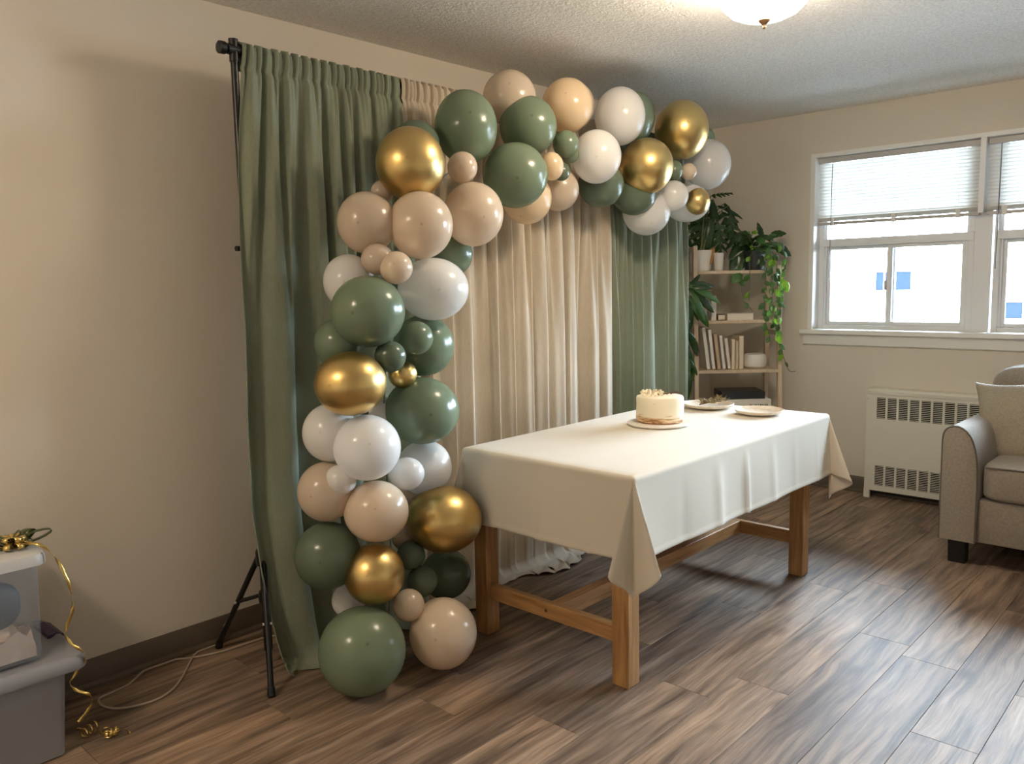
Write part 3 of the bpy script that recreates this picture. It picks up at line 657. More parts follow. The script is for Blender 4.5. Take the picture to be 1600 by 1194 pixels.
# tablecloth
def tablecloth():
    d = .292; x0, x1, y0, y1 = TX0-.006, TX1+.006, TY0-.006, TY1+.006; zt = TZ + .004
    rc = .012; per = []   # (base x, base y, normal angle, length, along coordinate)
    def side(ax, ay, bx_, by, ang, n, L0):
        for i in range(n):
            t = i/n; per.append((ax+(bx_-ax)*t, ay+(by-ay)*t, ang, d, L0 + t*math.hypot(bx_-ax, by-ay), None))
    def corner(cx, cy_, a0, n=28):
        for i in range(n):
            f = i/n*pi/2; q = max(cos(f), sin(f)); per.append((cx, cy_, a0+f, d/q, None, f))
    side(x1, y0, x1, y1, 0, 40, 0); corner(x1, y1, 0); side(x1, y1, x0, y1, pi/2, 70, 1); corner(x0, y1, pi/2)
    side(x0, y1, x0, y0, pi, 40, 3); corner(x0, y0, pi); side(x0, y0, x1, y0, 3*pi/2, 90, 5); corner(x1, y0, 3*pi/2)
    rnd = random.Random(4)
    cre = [(L, rnd.uniform(-.7, 1), rnd.uniform(.012, .03)) for L in (.2, .42, .6, 1.2, 1.5, 1.9, 2.3, 3.2, 3.4, 3.62, 5.28, 5.53, 5.75, 5.98, 6.2, 6.42)]
    rings = []; NR = 44
    for r in range(NR + 1):
        w_ = r/NR; ring = []
        for (bx_, by, an, ln, al, f) in per:
            s = w_*ln; n = (cos(an), sin(an)); er = .016
            if s < er*1.57: q = s/er; out = er*sin(q); dz = er*(1-cos(q))
            else: out = er; dz = er + (s - er*1.57)
            hang = max(0, s - .03)
            if f is None:
                fl_ = .05
                o2 = sum(h*.014*exp(-((al-L)/wd)**2) for L, h, wd in cre)*min(1, hang/.12)*1.0
                o2 += .004*sin(al*13)*min(1, hang/.2)
                out += hang*fl_ + o2; dz -= 0
            else:
                la, lb = exp(-((f-.46)/.27)**2), exp(-((f-1.11)/.27)**2)
                fl_ = .05 + .24*(la+lb)*sin(2*f)**.5 - .17*exp(-((f-.74)/.13)**2)
                out += hang*fl_; dz -= hang*fl_*fl_*.5
                dg = an - f + pi/4; lt_ = hang*(.22*la-.15*lb); bx_ += sin(dg)*lt_; by -= cos(dg)*lt_
            if ln - s < .016: out += .0016
            ring.append((bx_ + n[0]*out, by + n[1]*out, zt - dz))
        rings.append(ring)
    mb = MB().loft(rings, False, False)
    mx, my = (x0+x1)/2, (y0+y1)/2; cap = []
    for k_ in range(17):
        t = 1 - k_/16*.999; e_ = min(1, k_/2)
        cap.append([(mx+(bx_-mx)*t, my+(by-my)*t, zt + e_*(.0011*sin((my+(by-my)*t)*38 + 2*sin((mx+(bx_-mx)*t)*5))*max(0, sin((mx+(bx_-mx)*t)*3.1+.5)))) for (bx_, by, an, ln, al, f) in per])
    mb.loft(cap, False, False)
    me_o = obj('tablecloth', mb, M['cloth'], None, ang=60, solid=.0014)
    bm = bmesh.new(); bm.from_mesh(me_o.data); bmesh.ops.remove_doubles(bm, verts=bm.verts, dist=.0006); bmesh.ops.recalc_face_normals(bm, faces=bm.faces); bm.to_mesh(me_o.data); bm.free()
    me_o.data.polygons.foreach_set('use_smooth', [True]*len(me_o.data.polygons))
    return tag(me_o, 'ivory tablecloth draped over the oak table, corners hanging low', 'tablecloth')
tablecloth()
ZC = TZ + .0065

# cake on its board
cb_ = at(1029, 663, 2, ZC); 
o = obj('cake_board', MB().lathe([(.001, 0), (.128, 0), (.134, .003), (.136, .008), (.133, .012), (.001, .012)], cb_, 56), M['marble'], None); tag(o, 'round white board under the cake', 'cake board')
cc = at(1031, 658, 2, ZC + .012)
K = thing('cake', 'semi-naked cream frosted layer cake topped with dried petals', 'cake', cc)
rnd = random.Random(2); rings = []
for r, z in [(.001, 0), (.098, 0), (.102, .003), (.1035, .02), (.103, .05), (.1035, .08), (.103, .106), (.100, .1125), (.092, .1145), (.05, .115), (.001, .115)]:
    rings.append([(cc.x + (r + (.0012*sin(3*a+z*60) if r > .05 else 0))*cos(a), cc.y + (r + (.0012*sin(3*a+z*60) if r > .05 else 0))*sin(a), cc.z + z) for a in [2*pi*j/56 for j in range(56)]])
obj('cake_body', MB().loft(rings, False, False), M['cake'], K)
pm = MB().grid([[(-.004, 0, 0), (0, 0, .001), (.004, 0, 0)], [(-.008, .008, .004), (0, .008, .001), (.008, .008, .004)], [(-.005, .017, .009), (0, .019, .007), (.005, .017, .009)]]).mesh('petal'); pm.materials.append(M['petal'])
lft = -Vector((RT.x, RT.y, 0)).normalized(); bk = Vector((FW.x, FW.y, 0)).normalized()
for i in range(34):
    t = rnd.random(); p = Vector(cc) + lft*(.085 - t*.10 + rnd.uniform(-.008, .008)) + bk*(rnd.uniform(-.04, .05)) + Vector((0, 0, .115 + rnd.uniform(0, .008)))
    inst('petal', pm, Matrix.Translation(p) @ Euler((rnd.uniform(.2, 1.5), rnd.uniform(-.6, .6), rnd.uniform(0, 6.28))).to_matrix().to_4x4() @ Matrix.Scale(rnd.uniform(.7, 1.25), 4), K)
for i in range(5):
    a = Vector(cc) + lft*(.03 - .02*i) + bk*(-.02 + .01*i) + Vector((0, 0, .118)); bq = a - lft*(.05 + .01*(i % 2)) + bk*rnd.uniform(-.02, .02) + Vector((0, 0, rnd.uniform(.002, .01)))
    obj('twig', MB().tube([a, a.lerp(bq, .5) + Vector((0, 0, .004)), bq], [.0022, .0018, .001], 6), M['twig'], K)
def plate(name, label, c, r):
    o = obj(name, MB().lathe([(.001, 0), (r*.62, 0), (r*.66, .002), (r*.93, .010), (r*.985, .017), (r, .022), (r*.985, .024), (r*.955, .020), (r*.90, .0135), (r*.65, .006), (.001, .0055)], c, 56), M['plate'], None)
    return tag(o, label, 'plate')
p1 = at(1107, 637, 2, ZC); p2 = at(1186, 647, 2, ZC)
plate('dinner_plate', 'stoneware plate behind the cake, with dried greenery on it', p1, .123)
plate('dinner_plate', 'empty speckled stoneware plate at the far right of the table', p2, .112)
hs = thing('dried_herb_sprig', 'dried olive greenery lying on the plate behind the cake', 'greenery', (p1.x, p1.y, ZC+.008))
lm = MB().grid([[(0, 0, 0), (.0, 0, .0), (0, 0, 0)], [(-.006, .012, .003), (0, .012, 0), (.006, .012, .003)], [(-.007, .024, .005), (0, .024, .003), (.007, .024, .005)], [(-.001, .04, .006), (0, .042, .006), (.001, .04, .006)]]).mesh('leaf'); lm.materials.append(M['herb'])
for s_ in range(3):
    a = Vector((p1.x, p1.y, ZC+.018)) + lft*(.05-.02*s_) + bk*(.02*s_-.02); bq = a - lft*(.11) + bk*rnd.uniform(-.04, .04) + Vector((0, 0, .012))
    obj('stem', MB().tube([a, a.lerp(bq, .5) + Vector((0, 0, .008)), bq], [.002, .0018, .001], 6), M['twig'], hs)
    for i in range(12):
        q = a.lerp(bq, i/11) + Vector((0, 0, .004))
        inst('leaf', lm, Matrix.Translation(q) @ Euler((rnd.uniform(-.1, 1.1), rnd.uniform(-.8, .8), rnd.uniform(0, 6.28))).to_matrix().to_4x4() @ Matrix.Scale(rnd.uniform(.7, 1.1), 4), hs)

# ------------------------------------------------------------------ ladder shelf in the corner
FH = Vector((FW.x, FW.y, 0)).normalized(); RH = Vector((FH.y, -FH.x, 0))
lp = atd(1088, 579, 5.25); rp = atd(1218, 579, 5.25); LO = Vector(((lp.x+rp.x)/2, (lp.y+rp.y)/2, 0)); HW = (rp-lp).length/2
def SP(a, b_, z): return LO + RH*a + FH*b_ + Vector((0, 0, z))
def sbox(a0, a1, b0, b1, z0, z1):
    m_ = MB(); pts = [SP(a, b_, z) for z in (z0, z1) for a, b_ in ((a0, b0), (a1, b0), (a1, b1), (a0, b1))]
    return m_.add(pts, [(0,1,2,3),(4,7,6,5),(0,4,5,1),(1,5,6,2),(2,6,7,3),(3,7,4,0)][::1])
LS = thing('ladder_shelf', 'pale wooden ladder shelf holding plants and books in the corner', 'shelf', SP(0, .15, 0))
ZS = [atd(1152, 423, 5.30).z, atd(1152, 500, 5.27).z, atd(1152, 578, 5.25).z, .553, .20]
tw = .026
def bf(z): return .0 + (z-.8)*.07 - .01      # front edge set-back, ladder leans back
for sd in (-1, 1):
    a0 = sd*HW; ztop = 1.60 if sd < 0 else 1.47
    rings = [[SP(a0-tw/2, bf(z), z), SP(a0+tw/2, bf(z), z), SP(a0+tw/2, bf(z)+.035, z), SP(a0-tw/2, bf(z)+.035, z)] for z in (0, ztop)]
    obj('front_leg', MB().loft(rings), M['birch'], LS)
    obj('back_leg', sbox(a0-tw/2, a0+tw/2, .265, .30, 0, ztop), M['birch'], LS)
    for z in (.3, 1.02): obj('side_rail', sbox(a0-tw/2+.004, a0+tw/2-.004, bf(z)+.03, .27, z, z+.03), M['birch'], LS)
    if sd < 0: obj('side_rail', sbox(a0-tw/2+.004, a0+tw/2-.004, bf(1.58)+.02, .27, 1.57, 1.60), M['birch'], LS)
for z in ZS:
    obj('shelf_board', sbox(-HW+tw/2, HW-tw/2, bf(z)-.006, .285, z-.02, z), M['birch'], LS, bevel=.002)
def lat(px, D=5.25): return (atd(px, 579, D) - LO).dot(RH)

def book(a_left, thick, h, dpt, z, cover, label, lean=0, group=None):
    B_ = thing('book', label, 'book', SP(a_left, .03, z), group or 'books on the ladder shelf'); R_m = Matrix.Translation(SP(a_left, .03, z)) @ Matrix(((RH.x, FH.x, 0, 0), (RH.y, FH.y, 0, 0), (0, 0, 1, 0), (0, 0, 0, 1))) @ Matrix.Rotation(lean, 4, 'Y')
    def loc(mb): mb.v = [tuple(R_m @ Vector(v)) for v in mb.v]; return mb
    c = MB().box(0, .002, 0, dpt, 0, h).box(thick-.002, thick, 0, dpt, 0, h).box(0, thick, 0, .0025, 0, h)
    obj('cover', loc(c), M[cover], B_, smooth=False); obj('pages', loc(bx(.002, thick-.002, .0025, dpt-.004, .003, h-.003)), M['paper'], B_, smooth=False); return B_
z3 = ZS[2] + .0005
A0 = lat(1106.5)
books = [(1106.5, .022, .272, 'bk_white', 'white book at the left end of the leaning row', -.13), (1115, .020, .258, 'bk_white', 'second white book from the left in the leaning row', -.12), (1123, .022, .228, 'bk_tan', 'tan book leaning between white books', -.12), (1131.5, .018, .218, 'bk_white', 'white book leaning to the right of the tan book', -.12), (1139.5, .020, .200, 'bk_ivory', 'short ivory book at the right end of the leaning row', -.13)]
xa = lat(1101.0)
for i, (p_, th_, h_, cv, lb, ln_) in enumerate(books): book(lat(p_) - .0, th_, h_, .15, z3 + .003, cv, lb, ln_)
book(lat(1144.9), .022, .196, .13, z3, 'bk_cream', 'cream upright book in the middle of the row')
book(lat(1150.7), .021, .185, .13, z3, 'bk_tan', 'low tan upright book in the middle of the row')
book(lat(1156.4), .030, .215, .14, z3, 'bk_cream', 'thick cream book at the right end, beside the white bowl')
bwl = obj('ceramic_bowl', MB().lathe([(.001, 0), (.055, 0), (.070, .012), (.076, .04), (.074, .07), (.066, .088), (.055, .094), (.052, .09), (.062, .075), (.066, .04), (.05, .012), (.001, .01)], SP(lat(1186), .10, z3), 40), M['pot_white'], None); tag(bwl, 'squat white ceramic bowl beside the books', 'bowl')
# lying books on the second shelf
def lying(a0, a1, z, th_, cover, label, b0=.02, dpt=.17, name='book'):
    B_ = thing(name, label, name.replace('_', ' '), SP((a0+a1)/2, b0+dpt/2, z), 'books on the ladder shelf')
    c = sbox(a0, a1, b0, b0+dpt, z, z+.003); c2 = sbox(a0, a1, b0, b0+dpt, z+th_-.003, z+th_); c.add(c2.v, c2.f); c3 = sbox(a0, a0+.003, b0, b0+dpt, z, z+th_); c.add(c3.v, c3.f)
    obj('cover', c, M[cover], B_, smooth=False); obj('pages', sbox(a0+.003, a1-.003, b0+.003, b0+dpt-.003, z+.003, z+th_-.003), M['paper'], B_, smooth=False)
lying(lat(1137), lat(1178), ZS[1]+.0005, .042, 'bk_ivory', 'thick ivory book lying flat on the middle shelf')
lying(lat(1124), lat(1136), ZS[1]+.0005, .036, 'bk_brown', 'brown book lying beside the thick ivory book', b0=.05)
book(lat(1112.5), .032, .16, .12, ZS[1]+.0005, 'bk_white', 'white book standing alone at the left of the middle shelf')
# boxed game on the low shelf
gz = ZS[3] + .0005
GB = thing('flat_box', 'white flat box with dark print on the low shelf', 'box', SP(.05, .12, gz))
obj('box_body', sbox(lat(1136), lat(1206), .005, .24, gz, gz+.055), M['bk_white'], GB, bevel=.002)
for q in range(11):
    a_ = lat(1173 + q*2.7); obj('print_mark', sbox(a_, a_+.0035+.003*(q % 3 == 0), .0035, .006, gz+.012, gz+.022), M['ink'], GB, smooth=False)
DB = obj('dark_case', sbox(lat(1130), lat(1198), .02, .24, gz+.056, gz+.105), M['pot_dark'], None, bevel=.004); tag(DB, 'dark flat case on top of the white box', 'case')

# ------------------------------------------------------------------ plants
def leaf_mesh(kind, m, seed=0):
    rnd = random.Random(seed); N = 10
    mb = MB(); rows = []
    for i in range(N + 1):
        t = i/N
        if kind == 'strap': wd = .13*(sin(pi*min(1, t*.9+.08))**.7)*(1 if t < .97 else .3); bend = -.35*t*t
        elif kind == 'heart': wd = .46*(sin(pi*min(1, (t*.93+.07)))**.75)*(1-.25*t); bend = -.22*t*t
        else: wd = .36*sin(pi*min(1, t*.92+.08))**.6*(1-.15*t); bend = -.35*t*t
        if t >= 1: wd = .004
        rows.append([(-wd, t - (.10*(1-t)**6 if kind == 'heart' else 0)*-1 - (.12 if kind == 'heart' and i == 0 else 0), bend - .18*wd*(1+.6*sin(i*2.1))), (-wd*.55, t, bend + .16*wd), (0, t, bend - .10*wd), (wd*.55, t, bend + .16*wd), (wd, t - (.12 if kind == 'heart' and i == 0 else 0), bend - .18*wd*(1+.6*sin(i*2.1)))])
    if kind == 'monstera':
        # lobes: separate fingers left and right of the midrib
        mb = MB(); NL = 5
        mb.grid([[(-.05, t_, -.35*t_*t_ - .002), (0, t_, -.35*t_*t_ - .006), (.05, t_, -.35*t_*t_ - .002)] for t_ in [i/8 for i in range(9)]])
        for sd in (-1, 1):
            for q in range(NL):
                t_ = .04 + q*.185; wl = [.40, .46, .42, .33, .20][q]
                base0 = (sd*.03, t_, -.35*t_*t_); base1 = (sd*.03, t_+.17, -.35*(t_+.17)**2)
                rws = []
                for k_ in range(5):
                    f = k_/4; x_ = sd*(.03 + wl*f); yc = t_ + .085 + (.16 - (.12 if q == 0 else 0))*f; hw_ = .088*(1-f**2.2*.75) ; zz = -.35*yc*yc - .16*f*f*wl/.4
                    rws.append([(x_, yc-hw_, zz), (x_, yc, zz+.006), (x_, yc+hw_, zz)])
                mb.grid(rws)
        me = mb.mesh('leaf', ang=60)
    else: me = mb.grid(rows).mesh('leaf', ang=80)
    me.materials.append(m); return me
def place_leaf(me, base, tip, parent, width=1.0, face=None, name='leaf'):
    base = Vector(base); tip = Vector(tip); d = tip-base; L = d.length; yv = d.normalized()
    n = face or Vector((-FH.x, -FH.y, .7)); zv = (n - yv*n.dot(yv)).normalized(); xv = yv.cross(zv)
    R_m = Matrix((xv, yv, zv)).transposed().to_4x4()
    return inst(name, me, Matrix.Translation(base) @ R_m @ Matrix.Diagonal((L*width, L, L, 1)), parent)
mon = [leaf_mesh('monstera', M['leaf']), leaf_mesh('ovate', M['leaf'])]; strap = leaf_mesh('strap', M['leaf']); strap2 = leaf_mesh('strap', M['leaf_mid'])
hearts = [leaf_mesh('heart', M['leaf_mid']), leaf_mesh('heart', M['leaf']), leaf_mesh('heart', M['leaf_lime'])]
z1 = ZS[0] + .0005
# split-leaf plant
pc = SP(lat(1104), .15, z1)
PM = thing('potted_split_leaf_plant', 'dark split-leaf plant in a white pot on the top shelf', 'plant', pc)
obj('pot', MB().lathe([(.001, 0), (.052, 0), (.056, .004), (.070, .125), (.072, .135), (.066, .135), (.062, .12), (.001, .118)], pc, 32), M['pot_white'], PM)
obj('soil', MB().lathe([(.001, .124), (.0635, .122)], pc, 24), M['soil'], PM)
rnd = random.Random(9)
ML = [((1090, 340), (1068, 386), 1.0, 0, .10), ((1100, 338), (1096, 388), .9, 0, .06), ((1110, 342), (1107, 400), .75, 1, .05), ((1122, 348), (1131, 397), .8, 0, .06), ((1140, 338), (1155, 388), .8, 0, .10),
      ((1111, 306), (1141, 298), .35, 0, .16), ((1122, 322), (1163, 334), .28, 1, .14), ((1112, 312), (1125, 362), .7, 1, .08), ((1138, 322), (1147, 352), .5, 1, .12), ((1106, 340), (1080, 350), .7, 1, .10), ((1128, 330), (1150, 368), .6, 0, .16), ((1116, 330), (1112, 372), .8, 0, .12),
      ((1095, 330), (1078, 362), .9, 1, .15), ((1104, 322), (1092, 350), .9, 1, .14), ((1132, 318), (1160, 352), .35, 1, .18), ((1102, 350), (1100, 380), .9, 1, .13)]
for (b0, t0_, wd, kd, dp) in ML:
    bs = atd(*b0, 5.25 + dp); tp = atd(*t0_, 5.22 + dp*.8); place_leaf(mon[kd], bs, tp, PM, wd*(.55 if kd else .85), face=Vector((-FH.x, -FH.y, rnd.uniform(.2, .9))))
    obj('stem', MB().tube(spline([pc + Vector((rnd.uniform(-.02, .02), rnd.uniform(-.02, .02), .12)), (Vector(pc)+Vector((0, 0, .2))).lerp(bs, .6) + Vector((0, 0, .03)), bs], 5), .0035, 6), M['vine'], PM)
dl = leaf_mesh('ovate', M['leaf_brown']); place_leaf(dl, atd(1114, 388, 5.26), atd(1104, 418, 5.25), PM, .6)
wp = obj('white_vase', MB().loft([[SP(lat(1127)+r*cos(a), .09+r*sin(a), z1+z) for a in [2*pi*i/28 for i in range(28)]] for r, z in ((.024, 0), (.027, .004), (.030, .06), (.032, .115), (.028, .115), (.026, .06), (.022, .008))]), M['pot_white'], None); tag(wp, 'narrow white vase beside the split-leaf plant pot', 'vase')
# trailing pothos
pc = SP(lat(1184), .11, z1)
PT = thing('trailing_pothos', 'trailing vine plant in a charcoal pot at the right end of the top shelf', 'plant', pc)
obj('pot', MB().lathe([(.001, 0), (.056, 0), (.060, .004), (.070, .115), (.072, .125), (.066, .125), (.062, .11), (.001, .108)], pc, 32), M['pot_dark'], PT)
obj('soil', MB().lathe([(.001, .116), (.064, .113)], pc, 24), M['soil'], PT)
vines = [[(1190, 392), (1212, 378), (1226, 400), (1224, 440), (1222, 480), (1216, 520)], [(1192, 392), (1205, 402), (1208, 440), (1206, 480), (1213, 515), (1222, 550), (1232, 578), (1243, 580)],
         [(1186, 392), (1195, 408), (1197, 450), (1194, 490), (1204, 530)], [(1180, 392), (1162, 408), (1156, 430), (1158, 462), (1176, 486)], [(1188, 392), (1202, 384), (1214, 420), (1214, 470), (1209, 505)], [(1182, 390), (1172, 402), (1172, 440), (1170, 470)]]
vp = []
for vi, v in enumerate(vines):
    pts = [atd(x, y, 5.33 if i == 0 else 5.20 + .02*sin(vi*2.1+i)) for i, (x, y) in enumerate(v)]
    sp_ = spline(pts, 8); obj('vine', MB().tube(sp_, .0022, 6), M['vine'], PT); vp.append(sp_)
for vi, sp_ in enumerate(vp):
    L = len(sp_); cnt = [20, 20, 17, 4, 19, 4][vi]
    for q in range(cnt):
        f = (q + .3)/cnt*(.8 if vi == 1 else 1); p = sp_[min(L-1, int(f*L))]; a = rnd.uniform(-1.1, 1.1); ln_ = rnd.uniform(.04, .068)*(1 - .25*f)
        dr = (RH*sin(a)*.9 + Vector((0, 0, -.75)) - FH*rnd.uniform(.0, .5)).normalized()
        place_leaf(hearts[2 if rnd.random() < .14 else 0 if rnd.random() < .8 else 1], p, p + dr*ln_, PT, rnd.uniform(.8, 1.1), face=Vector((-FH.x, -FH.y, rnd.uniform(-.2, .9))) + RH*rnd.uniform(-.9, .9))
place_leaf(hearts[2], atd(1226, 438, 5.2), atd(1232, 456, 5.18), PT, .8)
place_leaf(hearts[0], atd(1158, 428, 5.2), atd(1143, 440, 5.18), PT, 1.0)
top = Vector(pc) + Vector((0, 0, .12))
for q in range(60):
    a = rnd.uniform(0, 2*pi); rr = rnd.uniform(.02, .09); b_ = top + Vector((cos(a)*rr, sin(a)*rr, rnd.uniform(.0, .11))); dr = Vector((cos(a), sin(a), rnd.uniform(-.5, .5))).normalized() + RH*.35
    place_leaf(hearts[rnd.choice((0, 0, 0, 1, 1, 1)) if q % 12 else 2], b_, b_ + dr.normalized()*rnd.uniform(.05, .085), PT, rnd.uniform(.55, .8), face=Vector((-FH.x*.5, -FH.y*.5, 1)) + RH*rnd.uniform(-.8, .8))
for b0, t0_, wd in (((1192, 372), (1187, 348), .5), ((1172, 365), (1150, 372), .9), ((1176, 372), (1140, 400), .55), ((1168, 392), (1142, 420), .8), ((1165, 385), (1155, 418), .7), ((1205, 365), (1228, 362), .8), ((1210, 380), (1238, 396), .7)):
    place_leaf(hearts[1], atd(*b0, 5.30), atd(*t0_, 5.25), PT, wd)
# tall floor plant between curtain and shelf
fp = atd(1074, 500, 5.08); fp = Vector((fp.x, fp.y, 0)) - FH*.0
FP = thing('potted_cane_plant', 'drooping strap-leaf floor plant between the right curtain and the shelf', 'plant', fp)
obj('pot', MB().lathe([(.001, 0), (.085, 0), (.09, .006), (.115, .20), (.118, .215), (.108, .215), (.104, .19), (.001, .188)], fp, 36), M['pot_white'], FP)
obj('soil', MB().lathe([(.001, .2), (.106, .197)], fp, 24), M['soil'], FP)
cz = atd(1074, 450, 5.08).z
obj('cane', MB().tube([fp + Vector((0, 0, .19)), fp + Vector((.006, .004, .7)), fp + Vector((0, 0, cz))], [.012, .010, .007], 10), M['vine'], FP)
SL = [((1076, 445), (1133, 466)), ((1076, 450), (1124, 486)), ((1077, 442), (1120, 440)), ((1078, 462), (1112, 512)), ((1076, 520), (1100, 560)), ((1080, 462), (1098, 505)), ((1076, 462), (1072, 522)), ((1078, 448), (1098, 424)), ((1074, 445), (1070, 415)), ((1080, 455), (1110, 497)), ((1076, 470), (1086, 512)), ((1075, 500), (1066, 560)),
      ((1074, 545), (1088, 605)), ((1074, 540), (1078, 595)), ((1075, 560), (1095, 585)), ((1074, 520), (1090, 545)), ((1073, 450), (1058, 470)), ((1073, 455), (1056, 500)), ((1074, 560), (1070, 612)), ((1074, 575), (1083, 620)), ((1078, 450), (1112, 447)), ((1075, 480), (1058, 540))]
for i, (b0, t0_) in enumerate(SL):
    off = rnd.uniform(-.05, .08); bs = atd(*b0, 5.08); tp = atd(*t0_, 5.08 + off); up_ = bs + (tp-bs)*.15 + Vector((0, 0, .02))
    place_leaf(strap2 if i % 3 == 0 else strap, bs, tp, FP, rnd.uniform(.75, 1.05), face=Vector((-FH.x, -FH.y, rnd.uniform(.3, 1.0))) + RH*rnd.uniform(-.4, .4))

# ------------------------------------------------------------------ sofa
sx0, sx1, sy0, sy1 = 4.17, 5.165, -1.852, -3.66
SF = thing('sofa', 'taupe upholstered sofa with dark feet at the right edge', 'sofa', ((sx0+sx1)/2, (sy0+sy1)/2, 0))
def armprof(s, y0_):   # outline in (y, z); s=+1 outer side towards +y
    pr_ = [(0, .125), (0, .60), (-.004, .635), (-.018, .66), (-.045, .673), (-.075, .670), (-.105, .648), (-.128, .61), (-.144, .55), (-.152, .47), (-.154, .38), (-.154, .125)]
    pr_ = [pr_[0]] + [(q.y, q.z) for q in spline([(0, *q) for q in pr_[1:-1]], 4)] + [pr_[-1]]
    return [(y0_ + s*q, z) for q, z in pr_]
for s, y0_ in ((1, sy0), (-1, sy1)):
    pr_ = armprof(s, y0_); xs = [sx0, sx0+.004, sx0+.012] + [sx0+.012+(4.98-sx0)*i/10 for i in range(1, 11)]
    rings = []
    for i, x in enumerate(xs):
        ins = .006 if i == 0 else .0; cyy = y0_ - s*.077
        bul = .016*sin(pi*min(1, max(0, (x-sx0)/.5)))
        rings.append([(x, cyy + (q-cyy)*(1-ins*8) + (-s*bul if (q-cyy)*s < 0 and z > .3 else 0), z - (ins if z > .4 else 0)) for q, z in pr_])
    if s < 0: rings = [r[::-1] for r in rings]
    am = obj('arm', MB().loft(rings), M['sofa'], SF, ang=50)
    obj('piping', MB().tube([(sx0+.003, q, z) for q, z in pr_], .0042, 8), M['piping'], am)
ya_, yb_ = sy0 - .154, sy1 + .154
obj('base', MB().loft([[(sx0+.03+i_, ya_, z), (sx1, ya_, z), (sx1, yb_, z), (sx0+.03+i_, yb_, z)] for z, i_ in ((.125, .002), (.13, 0), (.325, 0), (.33, .003))]), M['sofa'], SF, bevel=.006)
obj('back_frame', superbox((4.98+sx1)/2, (sy0+sy1)/2 + .0, .46, (sx1-4.98)/2, abs(sy1-sy0)/2 - .01, .34, .18), M['sofa'], SF)
nm_ = (ya_ + yb_)/2
for a, c in ((ya_, nm_), (nm_, yb_)):
    sc_ = obj('seat_cushion', superbox((sx0+4.93)/2+.004, (a+c)/2, .418, (4.93-sx0)/2, abs(c-a)/2-.003, .088, .22), M['sofa'], SF, ang=180)
    xq = sx0 + .012
    obj('piping', MB().tube([(xq+.002, a-.03, .490), (xq-.002, a-.10, .494), (xq-.002, c+.10, .494), (xq+.002, c+.03, .490)], .004, 8), M['piping'], sc_)
# back cushions with knife-edge piping
for a, c in ((sy0-.045, nm_+.0), (nm_-.0, sy1+.045)):
    yc, hy_ = (a+c)/2, abs(c-a)/2 - .004; zc, hz_ = .70, .215; xc = 4.90
    bc = obj('back_cushion', superbox(xc, yc, zc, .115, hy_, hz_, .38), M['sofa'], SF, ang=180)
    pts = []
    for i in range(49):
        t = 2*pi*i/48; pw = .38; q = lambda v: math.copysign(abs(v)**pw, v)
        pts.append((xc-.03, yc + hy_*.985*q(cos(t)), zc + hz_*.985*q(sin(t))))
    obj('piping', MB().tube(pts, .0055, 8), M['piping'], bc)
for x in (sx0+.05, sx1-.09):
    for y in (sy0-.03, sy1+.10):
        obj('foot', MB().loft([[(x-h_, y-.075-0+(.008-h_ if False else 0), z) for _ in (0,)] + [(x+.07+0, y-.075, z), (x+.07, y, z), (x-h_, y, z)] for z, h_ in ((0, -.006), (.128, .008))]), M['black_wood'], SF, bevel=.003)
# throw pillow
def pillow():
    N = 26; W_ = .225; rows_f = []; rows_b = []
    for i in range(N + 1):
        rf, rb2 = [], []
        for j in range(N + 1):
            u, v = -1 + 2*i/N, -1 + 2*j/N
            pin = 1 - .13*(1-abs(u)**2.2)*abs(v)**3; pin2 = 1 - .13*(1-abs(v)**2.2)*abs(u)**3
            t = max(0, (1-u*u)*(1-v*v))**.40*.088 + .003*sin(9*u+4*v)*(1-u*u)*(1-v*v)
            yv, zv = u*W_*pin2, v*W_*pin
            rf.append((-t, yv, zv)); rb2.append((t, yv, zv))
        rows_f.append(rf); rows_b.append(rb2[::-1])
    mb = MB().grid(rows_f); mb.grid(rows_b); R_m = Matrix.Translation((4.60, -2.10, .648)) @ Euler((radians(-7), radians(22), radians(-4))).to_matrix().to_4x4()
    mb.v = [tuple(R_m @ Vector(v)) for v in mb.v]
    o = obj('throw_pillow', mb, M['pillow'], None, ang=180, center=True)
    bm = bmesh.new(); bm.from_mesh(o.data); bmesh.ops.remove_doubles(bm, verts=bm.verts, dist=.0005); bmesh.ops.recalc_face_normals(bm, faces=bm.faces); bm.to_mesh(o.data); bm.free()
    return tag(o, 'beige woven throw pillow leaning in the sofa corner', 'pillow')
pillow()

# ------------------------------------------------------------------ storage boxes, bow and ribbon
tx0, tx1, ty0, ty1 = .18, .768, -.412, -.03
TT = thing('storage_tote', 'grey plastic storage tote with a purple latch on the floor', 'tote', ((tx0+tx1)/2, (ty0+ty1)/2, 0))
obj('tote_body', rbox(tx0, tx1, ty0, ty1, .035, [(0, .028), (.006, .022), (.25, .004), (.262, 0), (.275, 0)]), M['tote'], TT)
obj('tote_lid', rbox(tx0-.018, tx1+.055, ty0-.018, ty1+.018, .045, [(.268, .006), (.266, .002), (.27, 0), (.296, .002), (.306, .010), (.308, .020), (.300, .034), (.299, .04)]), M['tote'], TT)
lx_ = tx1 + .055
lt = MB().loft([[(lx_-.046, y, .297), (lx_-.045, y, .309), (lx_-.016, y, .3125), (lx_+.002, y, .302), (lx_+.006, y, .262), (lx_+.001, y, .262), (lx_-.004, y, .29)] for y in (-.205, -.075)])
obj('latch', lt, M['purple'], TT, bevel=.002)['label'] = 'purple latch'
kx0, kx1, ky0, ky1, kz0 = .23, .728, -.375, -.09, .3095
CBn = thing('clear_storage_bin', 'clear plastic bin full of party supplies on top of the grey tote', 'bin', ((kx0+kx1)/2, (ky0+ky1)/2, kz0))
